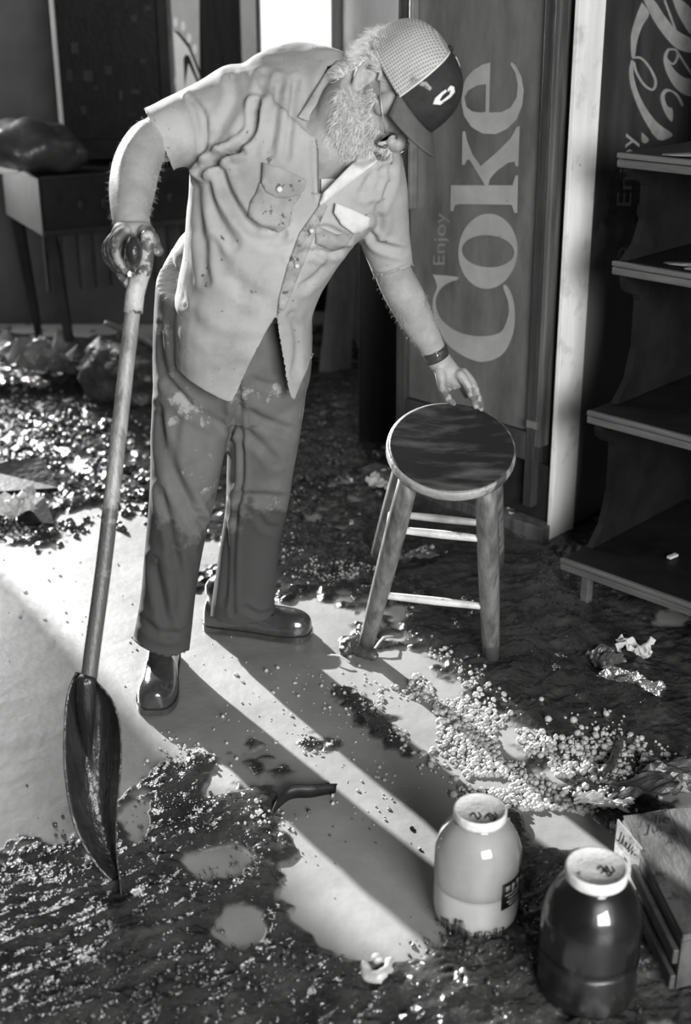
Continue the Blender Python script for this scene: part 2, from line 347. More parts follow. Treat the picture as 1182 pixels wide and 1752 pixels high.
# ------------------------------------------------------------------ floor: flooded, lumpy mud
BLOBS = [  # px, py, rx, ry, rot(deg), amp   (+ mud, - silt; some also paint in sun bands and a leg shadow)
 (120, 1600, 330, 150, 0, 1.6), (330, 1700, 480, 90, 0, 1.3), (400, 1430, 130, 70, 20, 1.1), (620, 1690, 180, 45, 10, .9), (255, 1380, 60, 60, 0, .6),
 (385, 1475, 62, 34, 0, -1.9), (405, 1600, 60, 52, 20, -1.9), (330, 1680, 60, 18, 0, -.8), (240, 1400, 26, 50, 10, -1.1),
 (60, 1150, 240, 210, 0, -1.8), (290, 1230, 70, 90, 40, -1.5), (430, 1160, 130, 110, 45, -1.6), (640, 1440, 150, 130, 40, -1.3), (620, 1560, 120, 90, 40, -2.0), (760, 1500, 70, 120, 0, -.7),
 (540, 1265, 50, 26, 10, 1.6), (470, 1300, 90, 34, 20, 1.0), (430, 1375, 60, 22, -20, 1.1), (330, 1290, 40, 18, 30, .9), (300, 1320, 60, 26, 0, 1.0),
 (640, 1250, 100, 45, 40, .9), (830, 1280, 200, 80, 35, .12), (620, 1110, 40, 22, 0, 1.4), (790, 1370, 60, 30, 30, .7), (700, 1200, 190, 40, 38, -1.2), (860, 1250, 200, 36, 35, -.9), (930, 1400, 120, 26, 38, -.9), (640, 1360, 90, 50, 40, -.8),  # pale strips paint in the sun band, the mud strip the right-leg shadow
 (940, 1370, 60, 30, 30, -.6), (1000, 1420, 60, 20, 35, -1.6), (880, 1440, 30, 60, 0, .8),
 (700, 980, 330, 110, 0, 1.0), (1000, 1180, 230, 120, 10, 1.2), (1000, 1560, 230, 200, 0, .9), (880, 1620, 120, 120, 0, .8), (760, 1580, 30, 60, 0, .7),
 (100, 750, 260, 120, 0, 1.3), (60, 890, 160, 40, 0, 1.0), (190, 880, 110, 26, -8, -1.6), (230, 930, 80, 30, 0, -1.3), (190, 770, 50, 14, 15, -1.5), (60, 700, 50, 12, 0, -1.2), (130, 800, 30, 14, 20, -1.5),
 (500, 760, 400, 120, 0, .9), (640, 1590, 60, 60, 40, -1)]
def mudfield(X, Y):
    px, py = pix(np.stack([X, Y, np.zeros_like(X)], -1)); v = np.full(X.shape, -.15)
    for bx, by, rx, ry, ro, a in BLOBS:
        c, s = math.cos(math.radians(ro)), math.sin(math.radians(ro)); dx, dy = px-bx, py-by
        u = (dx*c+dy*s)/rx; w_ = (-dx*s+dy*c)/ry; v = v+a*np.exp(-(u*u+w_*w_)**1.3*.9)
    n = (vnoise(X, Y, 5, 1)-.5)*1.1+(vnoise(X, Y, 12, 2)-.5)*.9+(vnoise(X, Y, 26, 3)-.5)*.6+(vnoise(X, Y, 55, 4)-.5)*.35
    return v+n*.95
def height(X, Y):
    m = mudfield(X, Y); k = np.clip(m, 0, 1.4); k = k/(k+.35)
    c, s = math.cos(.45), math.sin(.45); U = X*c+Y*s; W = -X*s+Y*c      # mud smeared in streaks along the shovel strokes
    r1 = 1-np.abs(vnoise(U*.6, W*1.7, 14, 5)*2-1); r2 = vnoise(X, Y, 34, 6); r3 = vnoise(U*.7, W*1.3, 75, 7)
    r4 = vnoise(X+.05*r2, Y-.04*r3, 18, 9); r5 = vnoise(X, Y, 130, 10); z = k*(.003+.009*r1**2+.014*r4+.008*r2+.006*r3+.0022*r5)
    z += (1-k)*.0012*vnoise(U*.4, W, 22, 8)
    return z, 1-np.clip(m*5+.5, 0, 1)
def build_floor():
    ny, nx = 760, 620; t = np.linspace(0, 1, ny); Ys = 1.25*(6.4/1.25)**t
    Yg = np.repeat(Ys[:, None], nx, 1); Xg = np.linspace(-1, 1, nx)[None, :]*(Yg*.34+.25)
    z, s = height(Xg, Yg); V = np.stack([Xg, Yg, z], -1).reshape(-1, 3)
    me = bpy.data.meshes.new('floor'); idx = np.arange(ny*nx).reshape(ny, nx)
    q = np.stack([idx[:-1, :-1], idx[:-1, 1:], idx[1:, 1:], idx[1:, :-1]], -1).reshape(-1, 4)
    me.vertices.add(len(V)); me.vertices.foreach_set('co', V.ravel()); me.loops.add(q.size); me.loops.foreach_set('vertex_index', q.ravel().astype(np.int32))
    me.polygons.add(len(q)); me.polygons.foreach_set('loop_start', np.arange(0, q.size, 4, dtype=np.int32)); me.update(calc_edges=True)
    a = me.attributes.new('silt', 'FLOAT', 'POINT'); a.data.foreach_set('value', s.ravel().astype(np.float32))
    o = link('floor', me, M['floor']); struct(o, 'flooded shop floor under wet mud and pale silt')
    # wide plain floor around and below
    V, f = box((-.4, 1.9, -.06), (6.75, 9.1, .11)); struct(mk('floor_slab', V, f, M['mudlump'], smooth=False))
build_floor()
def hz(x, y): return float(height(np.array([x]), np.array([y]))[0][0])
def onfloor(px, py, dz=0.):
    g = G(px, py); return np.array((g[0], g[1], hz(g[0], g[1])+dz))

# ------------------------------------------------------------------ room shell
YB = 6.2
def wallbox(name, x0, x1, y0, y1, z0, z1, m, label=None):
    V, f = box(((x0+x1)/2, (y0+y1)/2, (z0+z1)/2), (x1-x0, y1-y0, z1-z0)); return struct(mk(name, V, f, m, smooth=False), label)
wx0, wx1 = P(444, 50, YB)[0], P(573, 50, YB)[0]; wz0 = .95
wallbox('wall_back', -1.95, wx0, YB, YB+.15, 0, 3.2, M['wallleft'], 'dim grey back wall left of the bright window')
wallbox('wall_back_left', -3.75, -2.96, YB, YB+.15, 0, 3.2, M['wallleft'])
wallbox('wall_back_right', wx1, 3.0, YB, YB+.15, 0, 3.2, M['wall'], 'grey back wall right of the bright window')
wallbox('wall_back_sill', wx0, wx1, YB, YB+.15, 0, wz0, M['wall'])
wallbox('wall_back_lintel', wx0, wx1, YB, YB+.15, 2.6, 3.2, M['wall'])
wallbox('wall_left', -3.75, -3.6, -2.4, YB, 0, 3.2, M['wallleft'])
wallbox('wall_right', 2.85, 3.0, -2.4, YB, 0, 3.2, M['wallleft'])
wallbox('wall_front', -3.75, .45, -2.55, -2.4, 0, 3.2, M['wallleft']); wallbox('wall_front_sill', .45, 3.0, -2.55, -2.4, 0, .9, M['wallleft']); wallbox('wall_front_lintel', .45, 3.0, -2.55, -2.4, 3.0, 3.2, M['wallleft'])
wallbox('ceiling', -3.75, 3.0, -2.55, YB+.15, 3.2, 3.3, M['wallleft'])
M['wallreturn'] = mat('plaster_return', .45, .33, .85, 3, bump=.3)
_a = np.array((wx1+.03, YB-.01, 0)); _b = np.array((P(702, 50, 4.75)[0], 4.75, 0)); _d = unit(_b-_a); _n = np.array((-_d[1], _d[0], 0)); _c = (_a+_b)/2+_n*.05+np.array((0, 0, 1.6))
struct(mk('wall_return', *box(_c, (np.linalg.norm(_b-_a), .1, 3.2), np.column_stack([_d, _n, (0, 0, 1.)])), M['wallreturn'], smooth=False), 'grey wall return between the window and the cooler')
fx0 = P(413, 50, YB-.05)[0]; fx1 = P(437, 50, YB-.05)[0]
wn = bpy.data.objects.new('window_1', None); C.objects.link(wn); wn.location = ((wx0+wx1)/2, YB, wz0); struct(wn, 'bright window behind the stooping man')
def wp(name, x0, x1, y0, y1, z0, z1, m): V, f = box(((x0+x1)/2, (y0+y1)/2, (z0+z1)/2), (x1-x0, y1-y0, z1-z0)); return mk(name, V, f, m, wn, False)
wp('window_frame', fx0, fx1, YB-.07, YB-.002, wz0-.08, 2.68, M['frame'])
wp('window_frame', wx1-.02, wx1+.0, YB-.02, YB+.1, wz0, 2.6, M['frame'])
wp('window_sill', fx0, wx1+.06, YB-.12, YB-.002, wz0-.12, wz0-.082, M['frame'])
wp('window_pane', wx0+.002, wx1-.022, YB+.05, YB+.056, wz0, 2.6, M['glass'])
px0 = P(345, 60, YB-.1)[0]
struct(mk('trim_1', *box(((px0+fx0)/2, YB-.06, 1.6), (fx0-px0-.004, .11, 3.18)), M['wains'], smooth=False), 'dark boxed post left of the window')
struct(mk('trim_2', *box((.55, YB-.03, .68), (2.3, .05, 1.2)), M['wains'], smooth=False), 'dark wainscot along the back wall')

# ------------------------------------------------------------------ cooler with lettered door
C0 = G(943, 925); d1 = unit((-.72, .695, 0)); d2 = unit((.695, .72, 0)); lean = math.radians(-1.2)
nF = np.array((-d2[0], -d2[1], 0)); nS = np.array((-d1[0], -d1[1], 0))
CW, CD, CH = .66, .72, 2.25
cooler = thing('drinks_cooler', 'tall dark upright drinks cooler with giant vertical lettering on its muddy door', 'cooler', C0+d1*CW/2+d2*CD/2)
up = unit(np.array((0, 0, 1.))+d1*math.tan(math.radians(.9)))        # it leans a little after the flood
Mc = np.column_stack([d1, d2, up])
def cb(name, a0, a1, b0, b1, z0, z1, m, parent=cooler, bv=.004):
    c = C0+d1*(a0+a1)/2+d2*(b0+b1)/2+up*(z0+z1)/2; V, f = box(c, (abs(a1-a0), abs(b1-b0), z1-z0), Mc); o = mk(name, V, f, m, parent, False)
    if bv: bev(o, bv)
    return o
cb('body', .012, CW, .02, CD, .03, CH, M['coolerbody'])
def aof(px, py, b=0.0):          # coordinate a along d1 where pixel ray meets the front plane (b in front)
    p = toplane(px, py, C0+d2*b, nF); q = p-C0; z = q[2]/up[2]; return float(np.dot(q-up*z, d1)), z
aR, zb = aof(909, 729); aL, zb2 = aof(703, 684); zb = (zb+zb2)/2; ztop = 2.12
cb('door_panel', aR, aL, -.012, .018, zb, ztop, M['glasspanel'], bv=.002)
cb('door_stile', aR-.034, aR-.001, -.03, .018, .1, ztop+.06, M['coolerframe'])
cb('door_stile', aL+.001, aL+.04, -.03, .018, .1, ztop+.06, M['coolerframe'])
cb('trim_strip', aR-.056, aR-.036, -.034, .018, .3, CH-.05, M['coolertrim'])
cb('door_rail', aR, aL, -.028, .018, zb-.09, zb-.002, M['coolerframe'])
cb('door_rail', aR, aL, -.028, .018, ztop+.002, ztop+.06, M['coolerframe'])
cb('header', 0.02, CW, -.028, .018, ztop+.066, CH, M['coolerbody'])
cb('kick_panel', .02, CW-.01, -.0, .018, .06, zb-.1, M['coolerbody'])
cb('base_ledge', -.0, CW+.1, -.05, .02, .0, .055, M['coolertrim'])
cb('door_handle', aL-.03, aL-.018, -.045, -.0125, .95, 1.75, M['chrome'])
cb('hinge', aR-.05, aR-.012, -.045, -.031, .36, .385, M['chrome'], bv=.002)
cb('corner_strip', -.004, .010, -.012, .112, .006, CH, M['whitestrip'], bv=.001)
cb('side_panel', .0, .011, .114, CD, .02, CH-.01, M['redpanel'], bv=.001)
def flat(name, loops, p0, n, off, th, m, parent):
    """flat printed shape: loops in view, laid on the plane p0,n at its real place; raised off m"""
    n = np.asarray(n, float); pts = [[toplane(x, y, p0+n*off, n) for x, y in lp] for lp in loops]
    allp = np.vstack(pts); k = len(allp); tr = tessellate_polygon([[Vector(p) for p in lp] for lp in pts])
    fs = [tuple(t) for t in tr]; V = np.vstack([allp, allp-n*th]); i0 = 0
    for lp in pts:
        L_ = len(lp); fs += [(i0+i, i0+(i+1) % L_, i0+(i+1) % L_+k, i0+i+k) for i in range(L_)]; i0 += L_
    return mk(name, V, fs, m, parent, False)
def sm(pts, n=4):                 # smooth closed loop
    A = np.array(pts, float); A = np.vstack([A, A[:1]]); A = cat_rom(A, n)[:-1]; return A.tolist()
def zc(pts, ox, oy, s): return [(ox+x/s, oy+y/s) for x, y in pts]
def ell(cx, cy, rx, ry, ro=0, n=40):
    r = math.radians(ro); return [(cx+rx*math.cos(t)*math.cos(r)-ry*math.sin(t)*math.sin(r), cy+rx*math.cos(t)*math.sin(r)+ry*math.sin(t)*math.cos(r)) for t in np.linspace(0, 2*math.pi, n, endpoint=False)]
def stroke(pts, wd, n=5):
    A = cat_rom(np.array(pts, float), n); T = np.gradient(A, axis=0); T /= np.linalg.norm(T, axis=1, keepdims=True); Nn = np.column_stack([-T[:, 1], T[:, 0]])*wd/2
    return (A+Nn).tolist()+(A-Nn)[::-1].tolist()
def text_mesh(s, spacing=1.0):
    cu = bpy.data.curves.new('t', 'FONT'); cu.body = s; cu.size = 1; cu.space_character = spacing; cu.resolution_u = 3; o = bpy.data.objects.new('t', cu); C.objects.link(o)
    bpy.context.view_layer.update(); me = bpy.data.meshes.new_from_object(o.evaluated_get(bpy.context.evaluated_depsgraph_get()))
    V = np.array([v.co[:] for v in me.vertices]); Fc = [tuple(p.vertices) for p in me.polygons]; bpy.data.objects.remove(o); return V, Fc
def text_on(name, s, bl, br, tl, p0, n, off, m, parent, spacing=1.0):
    V, Fc = text_mesh(s, spacing); x = (V[:, 0]-V[:, 0].min())/(V[:, 0].max()-V[:, 0].min()); y = V[:, 1]/.7
    bl, br, tl = map(np.array, (bl, br, tl)); Q = bl+np.outer(x, br-bl)+np.outer(y, tl-bl); n = np.asarray(n, float)
    W_ = np.array([toplane(a, b, p0+n*off, n) for a, b in Q]); return mk(name, W_, Fc, m, parent, False)
FP = C0-d2*.012
S = 3.13
c_ = [(62,1220),(78,1255),(85,1290),(64,1350),(65,1430),(100,1520),(140,1590),(200,1640),(270,1675),(330,1688),(400,1670),(450,1630),(490,1540),(500,1440),(490,1350),(465,1290),(447,1275),(440,1290),(465,1360),(470,1420),(455,1480),(430,1525),(380,1545),(300,1550),(220,1535),(150,1500),(100,1450),(78,1390),(80,1340),(110,1290),(160,1258),(190,1250),(190,1232)]
k1 = [(222,455),(234,452),(243,500),(272,575),(318,640),(400,570),(480,490),(512,430),(526,425),(518,640),(507,640),(500,615),(465,622),(405,665),(365,710),(358,742),(490,742),(505,690),(517,690),(513,890),(500,890),(485,846),(200,843),(178,850),(170,880),(158,880),(160,742),(342,742),(262,608),(246,603),(232,632),(219,632)]
e1 = [(368,85),(330,95),(280,125),(240,170),(218,230),(217,300),(230,370),(270,430),(330,465),(400,468),(460,440),(510,390),(540,310),(547,230),(535,160),(505,100),(485,82),(478,95),(505,140),(518,200),(512,270),(480,325),(430,350),(362,352)]
e2 = [(345,350),(348,200),(300,207),(250,235),(230,270),(240,320),(270,345),(310,352)]
up2 = np.array(nF)-up*np.dot(nF, up); up2 = unit(up2)
flat('letter', [sm(zc(c_, 720, 80, S), 3)], FP, up2, .003, .002, M['letters'], cooler)
flat('letter', [zc(ell(357, 1095, 157, 202, 4), 720, 80, S), zc(ell(357, 1095, 141, 86, 4), 720, 80, S)], FP, up2, .0035, .002, M['letters'], cooler)
flat('letter', [zc(k1, 720, 80, S)], FP, up2, .003, .002, M['letters'], cooler)
flat('letter', [zc(e1, 720, 80, S), zc(e2, 720, 80, S)], FP, up2, .003, .002, M['letters'], cooler)
M['letters2'] = mat('faint_lettering', .2, .15, .45, 7, bump=.1)
text_on('small_lettering', 'Enjoy', (760, 453), (763, 364), (740, 453), FP, up2, .002, M['letters2'], cooler)
nSd = unit(nS-up*np.dot(nS, up)); SP = C0-d1*0.0
S2 = 3.506
script = [[(275,15),(318,80),(275,160),(245,250),(232,340),(215,345),(210,260),(215,190),(245,90)],
 [(212,360),(200,420),(205,500),(235,600),(290,720),(370,838),(450,820),(448,795),(370,740),(300,650),(250,550),(222,440),(225,370)],
 [(285,0),(345,0),(400,80),(480,180),(590,245),(600,315),(500,300),(430,240),(350,130)],
 [(460,0),(510,0),(568,50),(600,90),(600,230),(540,170),(490,80)],
 [(430,290),(412,320),(407,370),(425,440),(470,520),(530,568),(600,570),(600,480),(540,470),(490,440),(455,400),(425,340),(440,300)],
 [(450,540),(415,533),(390,570),(392,620),(420,690),(455,730),(458,655),(430,640),(412,600),(415,560),(450,550),(490,590),(513,635),(522,625),(490,565)],
 [(275,795),(315,835),(300,858),(276,852)], [(265,1100),(300,1125),(320,1200),(302,1180),(282,1150)],
 [(310,1250),(280,1213),(252,1228),(247,1290),(275,1350),(298,1400),(303,1320),(285,1290),(280,1255),(305,1272)]]
for lp in script: flat('script_lettering', [sm(zc(lp, 1020, 0, S2), 3)], SP, nSd, .003, .002, M['script'], cooler)
for pts, wd in [([(226,345),(270,350),(320,405),(356,480),(350,528),(325,536),(280,500),(240,430),(226,372)], 14), ([(410,0),(440,80),(487,210)], 12),
                ([(430,296),(478,300),(490,340),(462,384),(428,362)], 12), ([(487,310),(530,380),(590,470)], 12), ([(137,1548),(142,1505),(168,1492),(196,1525)], 16), ([(237,1522),(248,1475),(290,1457)], 12)]:
    flat('script_lettering', [zc(stroke(pts, wd), 1020, 0, S2)], SP, nSd, .0028, .0018, M['script'], cooler)
M['enjoy'] = mat('enjoy_print', .36, .3, .5, 20, bump=0)
text_on('small_lettering', 'Enjoy', (1079, 352), (1087, 228), (1054, 352), SP, nSd, .003, M['enjoy'], cooler)

# ------------------------------------------------------------------ stepped display shelves at the right
B0 = G(960, 958, .13); shelf = thing('display_shelves', 'dark stepped wooden display shelves with moulded edges beside the tall cooler', 'shelves', B0+np.array((.35, 0, -.13)))
Ms = np.column_stack([-d1, d2, (0, 0, 1)]); LEN = 1.35
corners = []
for (px, py, back) in [(960, 955, .62), (1006, 703, .50), (1049, 447, .30), (1058, 262, .26)]:
    p = toplane(px, py, B0, nS); s = float(np.dot(p-B0, d2)); corners.append((s, float(p[2]), back))
smax = .62
def sb(name, a0, a1, s0, s1, z0, z1, m, bv=.003, parent=shelf):
    c = B0*np.array((1, 1, 0))-d1*(a0+a1)/2+d2*(s0+s1)/2+np.array((0, 0, (z0+z1)/2)); V, f = box(c, (a1-a0, s1-s0, z1-z0), Ms); o = mk(name, V, f, m, parent, False)
    if bv: bev(o, bv)
    return o
for i, (s, z, back) in enumerate(corners):
    sh = sb('shelf_board', 0, LEN, s+.012, smax, z-.028, z, M['shelfdark'])
    sb('edge_moulding', -.002, LEN, s-.002, s+.010, z-.034, z-.014, M['shelfwood'], .004, sh)
    sb('edge_moulding', -.002, LEN, s-.006, s+.010, z-.012, z+.002, M['shelfwood'], .004, sh)
    # scalloped end board below this shelf
    if i > 0:
        z1 = z-.03; z0_ = corners[i-1][1]+.003; dep = smax-s-.02; H_ = z1-z0_
        prof = [(0.02, 0), (.02, .10), (.06, .16), (.11, .19), (.125, .30), (.125, 1.0)] if True else 0
        pts = [(s+a, z1-b*H_) for a, b in [(0.02, 0), (.02, .06), (.03, .12), (.06, .17), (.09, .19), (.10, .24), (.105, .6), (.08, .85), (.03, 1.0)]]+[(smax-.01, z0_), (smax-.01, z1)]
        Q = [B0*np.array((1, 1, 0))-d1*.03+d2*a+np.array((0, 0, b)) for a, b in pts]; V, f = slab(Q, -.02, nS*-1); mk('end_board', V, f, M['shelfdark'], shelf, False)
sb('back_board', .005, LEN, smax-.0, smax+.012, .05, corners[-1][1]+.5, M['shelfdark'])
sb('leg', .05, .075, corners[0][0]+.03, corners[0][0]+.055, 0.0, corners[0][1]-.03, M['shelfwood'])
sb('leg', LEN-.08, LEN-.05, corners[0][0]+.03, corners[0][0]+.055, 0.0, corners[0][1]-.03, M['shelfwood'])
sb('leg', .05, .08, smax-.06, smax-.02, 0.0, corners[0][1]-.03, M['shelfdark'])
def puddle(name, cx, cy, px_, m, label, cat, z, seed, rx=.1, ry=.05):
    rr = np.random.default_rng(seed); n = 30; A = []
    for t in np.linspace(0, 2*math.pi, n, endpoint=False):
        r = 1+.35*math.sin(t*2+seed)+.2*math.sin(5*t+seed*2); A.append((cx+rx*r*math.cos(t), cy+ry*r*math.sin(t), z))
    V = np.vstack([A, [(cx, cy, z+.006)]]); V = np.vstack([V, np.array(A)-np.array((0, 0, .001))]); f = [(i, (i+1) % n, n) for i in range(n)]+[(i, i+n+1, (i+1) % n+n+1, (i+1) % n) for i in range(n)]
    f.append(tuple(n+1+i for i in range(n))[::-1]); return tag(mk(name, V, f, m), label, cat)
for i, (k_, a, lab) in enumerate([(3, .22, 'pale dried mud film lying on the top shelf of the dark display'), (2, .22, 'pale dried mud film lying on the second shelf from the top')]):
    s, z, bk = corners[k_]; c = B0-d1*a+d2*(s+.10); puddle('mud_film', c[0], c[1], 0, M['mudfilm'], lab, 'mud', z+.004, i+3, .10, .06)
c = G(1150, 955, corners[0][1]); V, f = box((c[0], c[1], corners[0][1]+.006), (.035, .014, .008), np.array([[.8, -.6, 0], [.6, .8, 0], [0, 0, 1]])); tag(bev(mk('scrap', V, f, M['paper'], smooth=False), .002), 'tiny bright scrap lying on the lowest dark shelf', 'scrap')

# ------------------------------------------------------------------ things in the dim background
gK = G(120, 640); K0 = np.array((gK[0]-.05, gK[1], 0)); ea = unit((.88, .47, 0)); eb = unit((-.9, .44, 0))
pin = thing('pinball_machine', 'dark arcade table with tapered legs and tall backbox behind the shovel', 'arcade machine', (K0[0], K0[1]+.3, 0))
eb = np.array((-ea[1], ea[0], 0)); Mp = np.column_stack([ea, eb, (0, 0, 1)])
def pb(name, a0, a1, b0, b1, z0, z1, m, bv=.006, parent=pin):
    c = K0+ea*(a0+a1)/2+eb*(b0+b1)/2+np.array((0, 0, (z0+z1)/2)); V, f = box(c, (a1-a0, b1-b0, z1-z0), Mp); o = mk(name, V, f, m, parent, False)
    if bv: bev(o, bv)
    return o
pb('cabinet', 0, 1.15, 0, .62, .60, .84, M['mach']); pb('side_rail', -.01, 1.15, -.012, -.001, .835, .85, M['machside']); pb('side_rail', -.01, 1.15, -.014, -.001, .60, .63, M['machside'])
pb('apron', -.012, -.001, 0, .62, .60, .84, M['machside'])
for i in range(7): V, f = ball(K0+ea*(.16+.1*i)+eb*-.004+np.array((0, 0, .72)), (.018, .006, .028), Mp, 14, 8); mk('side_ornament', V, f, M['machside'], pin)
for a, b in [(.03, .03), (1.1, .03), (.03, .59), (1.1, .59)]:
    c = K0+ea*a+eb*b; sp_ = .05 if a < .5 else 0; t0 = c+np.array((0, 0, .598)); t1 = c+np.array((sp_, 0, 0.))
    V, f = tube([t0, t1], [.034, .02], 4, 1, up=(1, 1, 0), round_=False); mk('leg', V, f, M['machside'] if a < .5 and b < .1 else M['mach'], pin, False)
for i in range(14): pb('slat', .06+.072*i, .075+.072*i, .28, .292, .30, .597, M['machside'], 0)
# backbox: a pale frame edge, dark glass, printed side
bx = thing('arcade_backbox', 'dark upright arcade cabinet with patterned glass and light side trim on the back wall', 'arcade machine', P(185, 240, 5.75)*np.array((1, 1, 0))+np.array((0, 0, .862)))
def vb(name, x0, x1, ya, z0, z1, th, m, parent, bv=.003):
    X0, X1 = P(x0, 100, ya)[0], P(x1, 100, ya)[0]; V, f = box(((X0+X1)/2, ya+th/2, (z0+z1)/2), (X1-X0, th, z1-z0)); o = mk(name, V, f, m, parent, False)
    if bv: bev(o, bv)
    return o
vb('cabinet', 93, 290, 5.76, .864, 2.2, .3, M['mach'], bx); vb('glass', 101, 270, 5.745, .95, 2.15, .014, M['dark'], bx); vb('trim', 92, 99, 5.735, .90, 2.2, .024, M['frame'], bx); vb('trim', 272, 279, 5.735, .90, 2.2, .024, M['mach'], bx)
for i in range(26):
    x = random.uniform(110, 255); z = random.uniform(1.0, 1.9); wv = random.uniform(6, 16); vb('glass_print', x, x+wv, 5.741, z, z+random.uniform(.01, .05), .003, M['machside'], bx, 0)
sg = thing('side_sign', 'light sign with white pointed arch and ring of round dots left of window', 'sign', P(312, 165, 5.9)*np.array((1, 1, 0))+np.array((0, 0, 1.0)))
pS = P(312, 100, 5.9); nSn = np.array((0, -1., 0))
so = flat('board', [[(281, -30), (340, -24), (341, 170), (281, 190)]], pS, nSn, 0, .03, M['art'], sg)
flat('arch', [[(296, 52), (306, 58), (322, 80), (340, 130), (341, 165), (303, 170), (300, 110)]], pS, nSn, .006, .004, M['artw'], sg)
flat('arch_outline', [[(296, 52), (306, 55), (324, 76), (345, 128), (343, 132), (322, 82), (305, 60)]], pS, nSn, .009, .004, M['mach'], sg)
flat('arch_outline', [[(318, 93), (324, 96), (341, 140), (341, 150), (322, 108), (316, 150), (314, 100)]], pS, nSn, .010, .004, M['mach'], sg)
for x, y, r in [(287, 44, 5), (300, 38, 5), (313, 45, 5), (323, 65, 5), (333, 84, 5), (288, 74, 4), (291, 105, 5), (296, 140, 6)]: flat('dot', [ell(x, y, r*.8, r*1.7, 0, 16)], pS, nSn, .006, .004, M['artw'], sg)
# cloth bundle on the arcade table
c = P(45, 312, 5.5); V, f = fuse([ball((c[0], c[1], .85+.10), (.24, .2, .11)), ball((c[0]-.14, c[1], .85+.08), (.15, .16, .09)), ball((c[0]+.15, c[1]+.05, .85+.06), (.12, .14, .07))], .012, 4)
V[:, 2] += .02*np.sin(V[:, 0]*25)*np.cos(V[:, 1]*19); V[:, 2] = np.maximum(V[:, 2], .852); tag(mk('cloth_bundle', V, f, M['bag']), 'rounded dark bundle lying on the arcade table top', 'bundle')
V, f = box((P(8, 310, 5.38)[0], 5.42, .875), (.13, .12, .04)); tag(bev(mk('folded_cloth', V, f, M['artw'], smooth=False), .012, 3), 'small white folded cloth on the arcade table edge', 'cloth')
# leaning plank and dark partition
V, f = slab([P(568, 425, 5.55), P(611, 425, 5.55), G(600, 637), G(545, 643)], .02, (0, -1, 0)); tag(mk('leaning_plank', V, f, M['plank'], smooth=False), 'grey board leaning upright in the dark between man and stool', 'board')
x0, x1 = P(615, 500, 4.5)[0], P(690, 500, 4.5)[0]
tag(bev(mk('dark_cabinet', *box(((x0+x1)/2, 4.56, .64), (x1-x0, .24, 1.28)), M['wains'], smooth=False), .006), 'nearly black cabinet standing behind the leaning board', 'cabinet')

# ------------------------------------------------------------------ tipped stool
ST = math.radians(25); SL = math.radians(4); SY = math.radians(-6)
piv = (G(625, 1118)+G(840, 1130))/2; piv[2] = .0
Rx = np.array([[1, 0, 0], [0, math.cos(ST), math.sin(ST)*-1], [0, math.sin(ST), math.cos(ST)]]); Rx = np.array([[1, 0, 0], [0, math.cos(ST), -math.sin(ST)], [0, math.sin(ST), math.cos(ST)]])
Ry = np.array([[math.cos(SL), 0, math.sin(SL)], [0, 1, 0], [-math.sin(SL), 0, math.cos(SL)]]); Rz = np.array([[math.cos(SY), -math.sin(SY), 0], [math.sin(SY), math.cos(SY), 0], [0, 0, 1]])
# positive rotation about X lifts the back (+y) legs and brings the seat towards the camera
RS = Ry@Rz@Rx
FT, TP, SZ, SR = .163, .088, .60, .150
def sw(p): p = np.asarray(p, float); return piv+(p+np.array((0, FT, 0)))@RS.T
stool = thing('wooden_stool', 'round-seated wooden stool tipped forward under the man\'s hand', 'stool', piv)
def seatring(prof):
    R = []
    for r, z in prof:
        th = np.linspace(0, 2*math.pi, 48, endpoint=False); R.append(sw(np.column_stack([r*np.cos(th), r*np.sin(th), np.full(48, z)])))
    return rings_mesh(R)
V, f = seatring([(SR*.955, SZ-.012), (SR*.958, SZ+.0012), (SR*.93, SZ+.0022), (SR*.6, SZ-.0015), (SR*.2, SZ-.002)]); so = mk('seat', V, f, M['seat'], stool)
V, f = seatring([(SR*.6, SZ-.031), (SR*.9, SZ-.031), (SR*.98, SZ-.026), (SR, SZ-.018), (SR, SZ-.008), (SR*.99, SZ-.002), (SR*.957, SZ+.0006), (SR*.93, SZ-.002), (SR*.6, SZ-.006)]); mk('seat_edge', V, f, M['seatedge'], stool)
def legpt(ix, iy, t): # t 0 foot .. 1 top
    return np.array((ix*(FT+(TP-FT)*t), iy*(FT+(TP-FT)*t), (SZ-.031)*t))
for ix, iy in [(-1, -1), (1, -1), (-1, 1), (1, 1)]:
    pts = [sw(legpt(ix, iy, t)) for t in (0, .35, .75, 1)]; V, f = tube(pts, [.021, .0245, .0265, .024], 10, 2, round_=False); mk('leg', V, f, M['stoolwood'], stool)
for ax in range(4):
    for t in ([.35, .73] if ax in (0, 3) else [.42, .70]):
        a, b = [((-1, -1), (1, -1)), ((-1, -1), (-1, 1)), ((1, -1), (1, 1)), ((-1, 1), (1, 1))][ax]
        p, q = legpt(*a, t), legpt(*b, t); m_ = (p+q)/2; p = m_+(p-m_)*.90; q = m_+(q-m_)*.90; V, f = tube([sw(p), sw(m_), sw(q)], [.0085, .0105, .0085], 10, 2); mk('rung', V, f, M['rung'], stool)

# ------------------------------------------------------------------ the man
man = thing('person', 'bearded man in mesh-backed cap and muddy work shirt stooping with one hand on stool', 'person', (-.28, 2.78, 0))
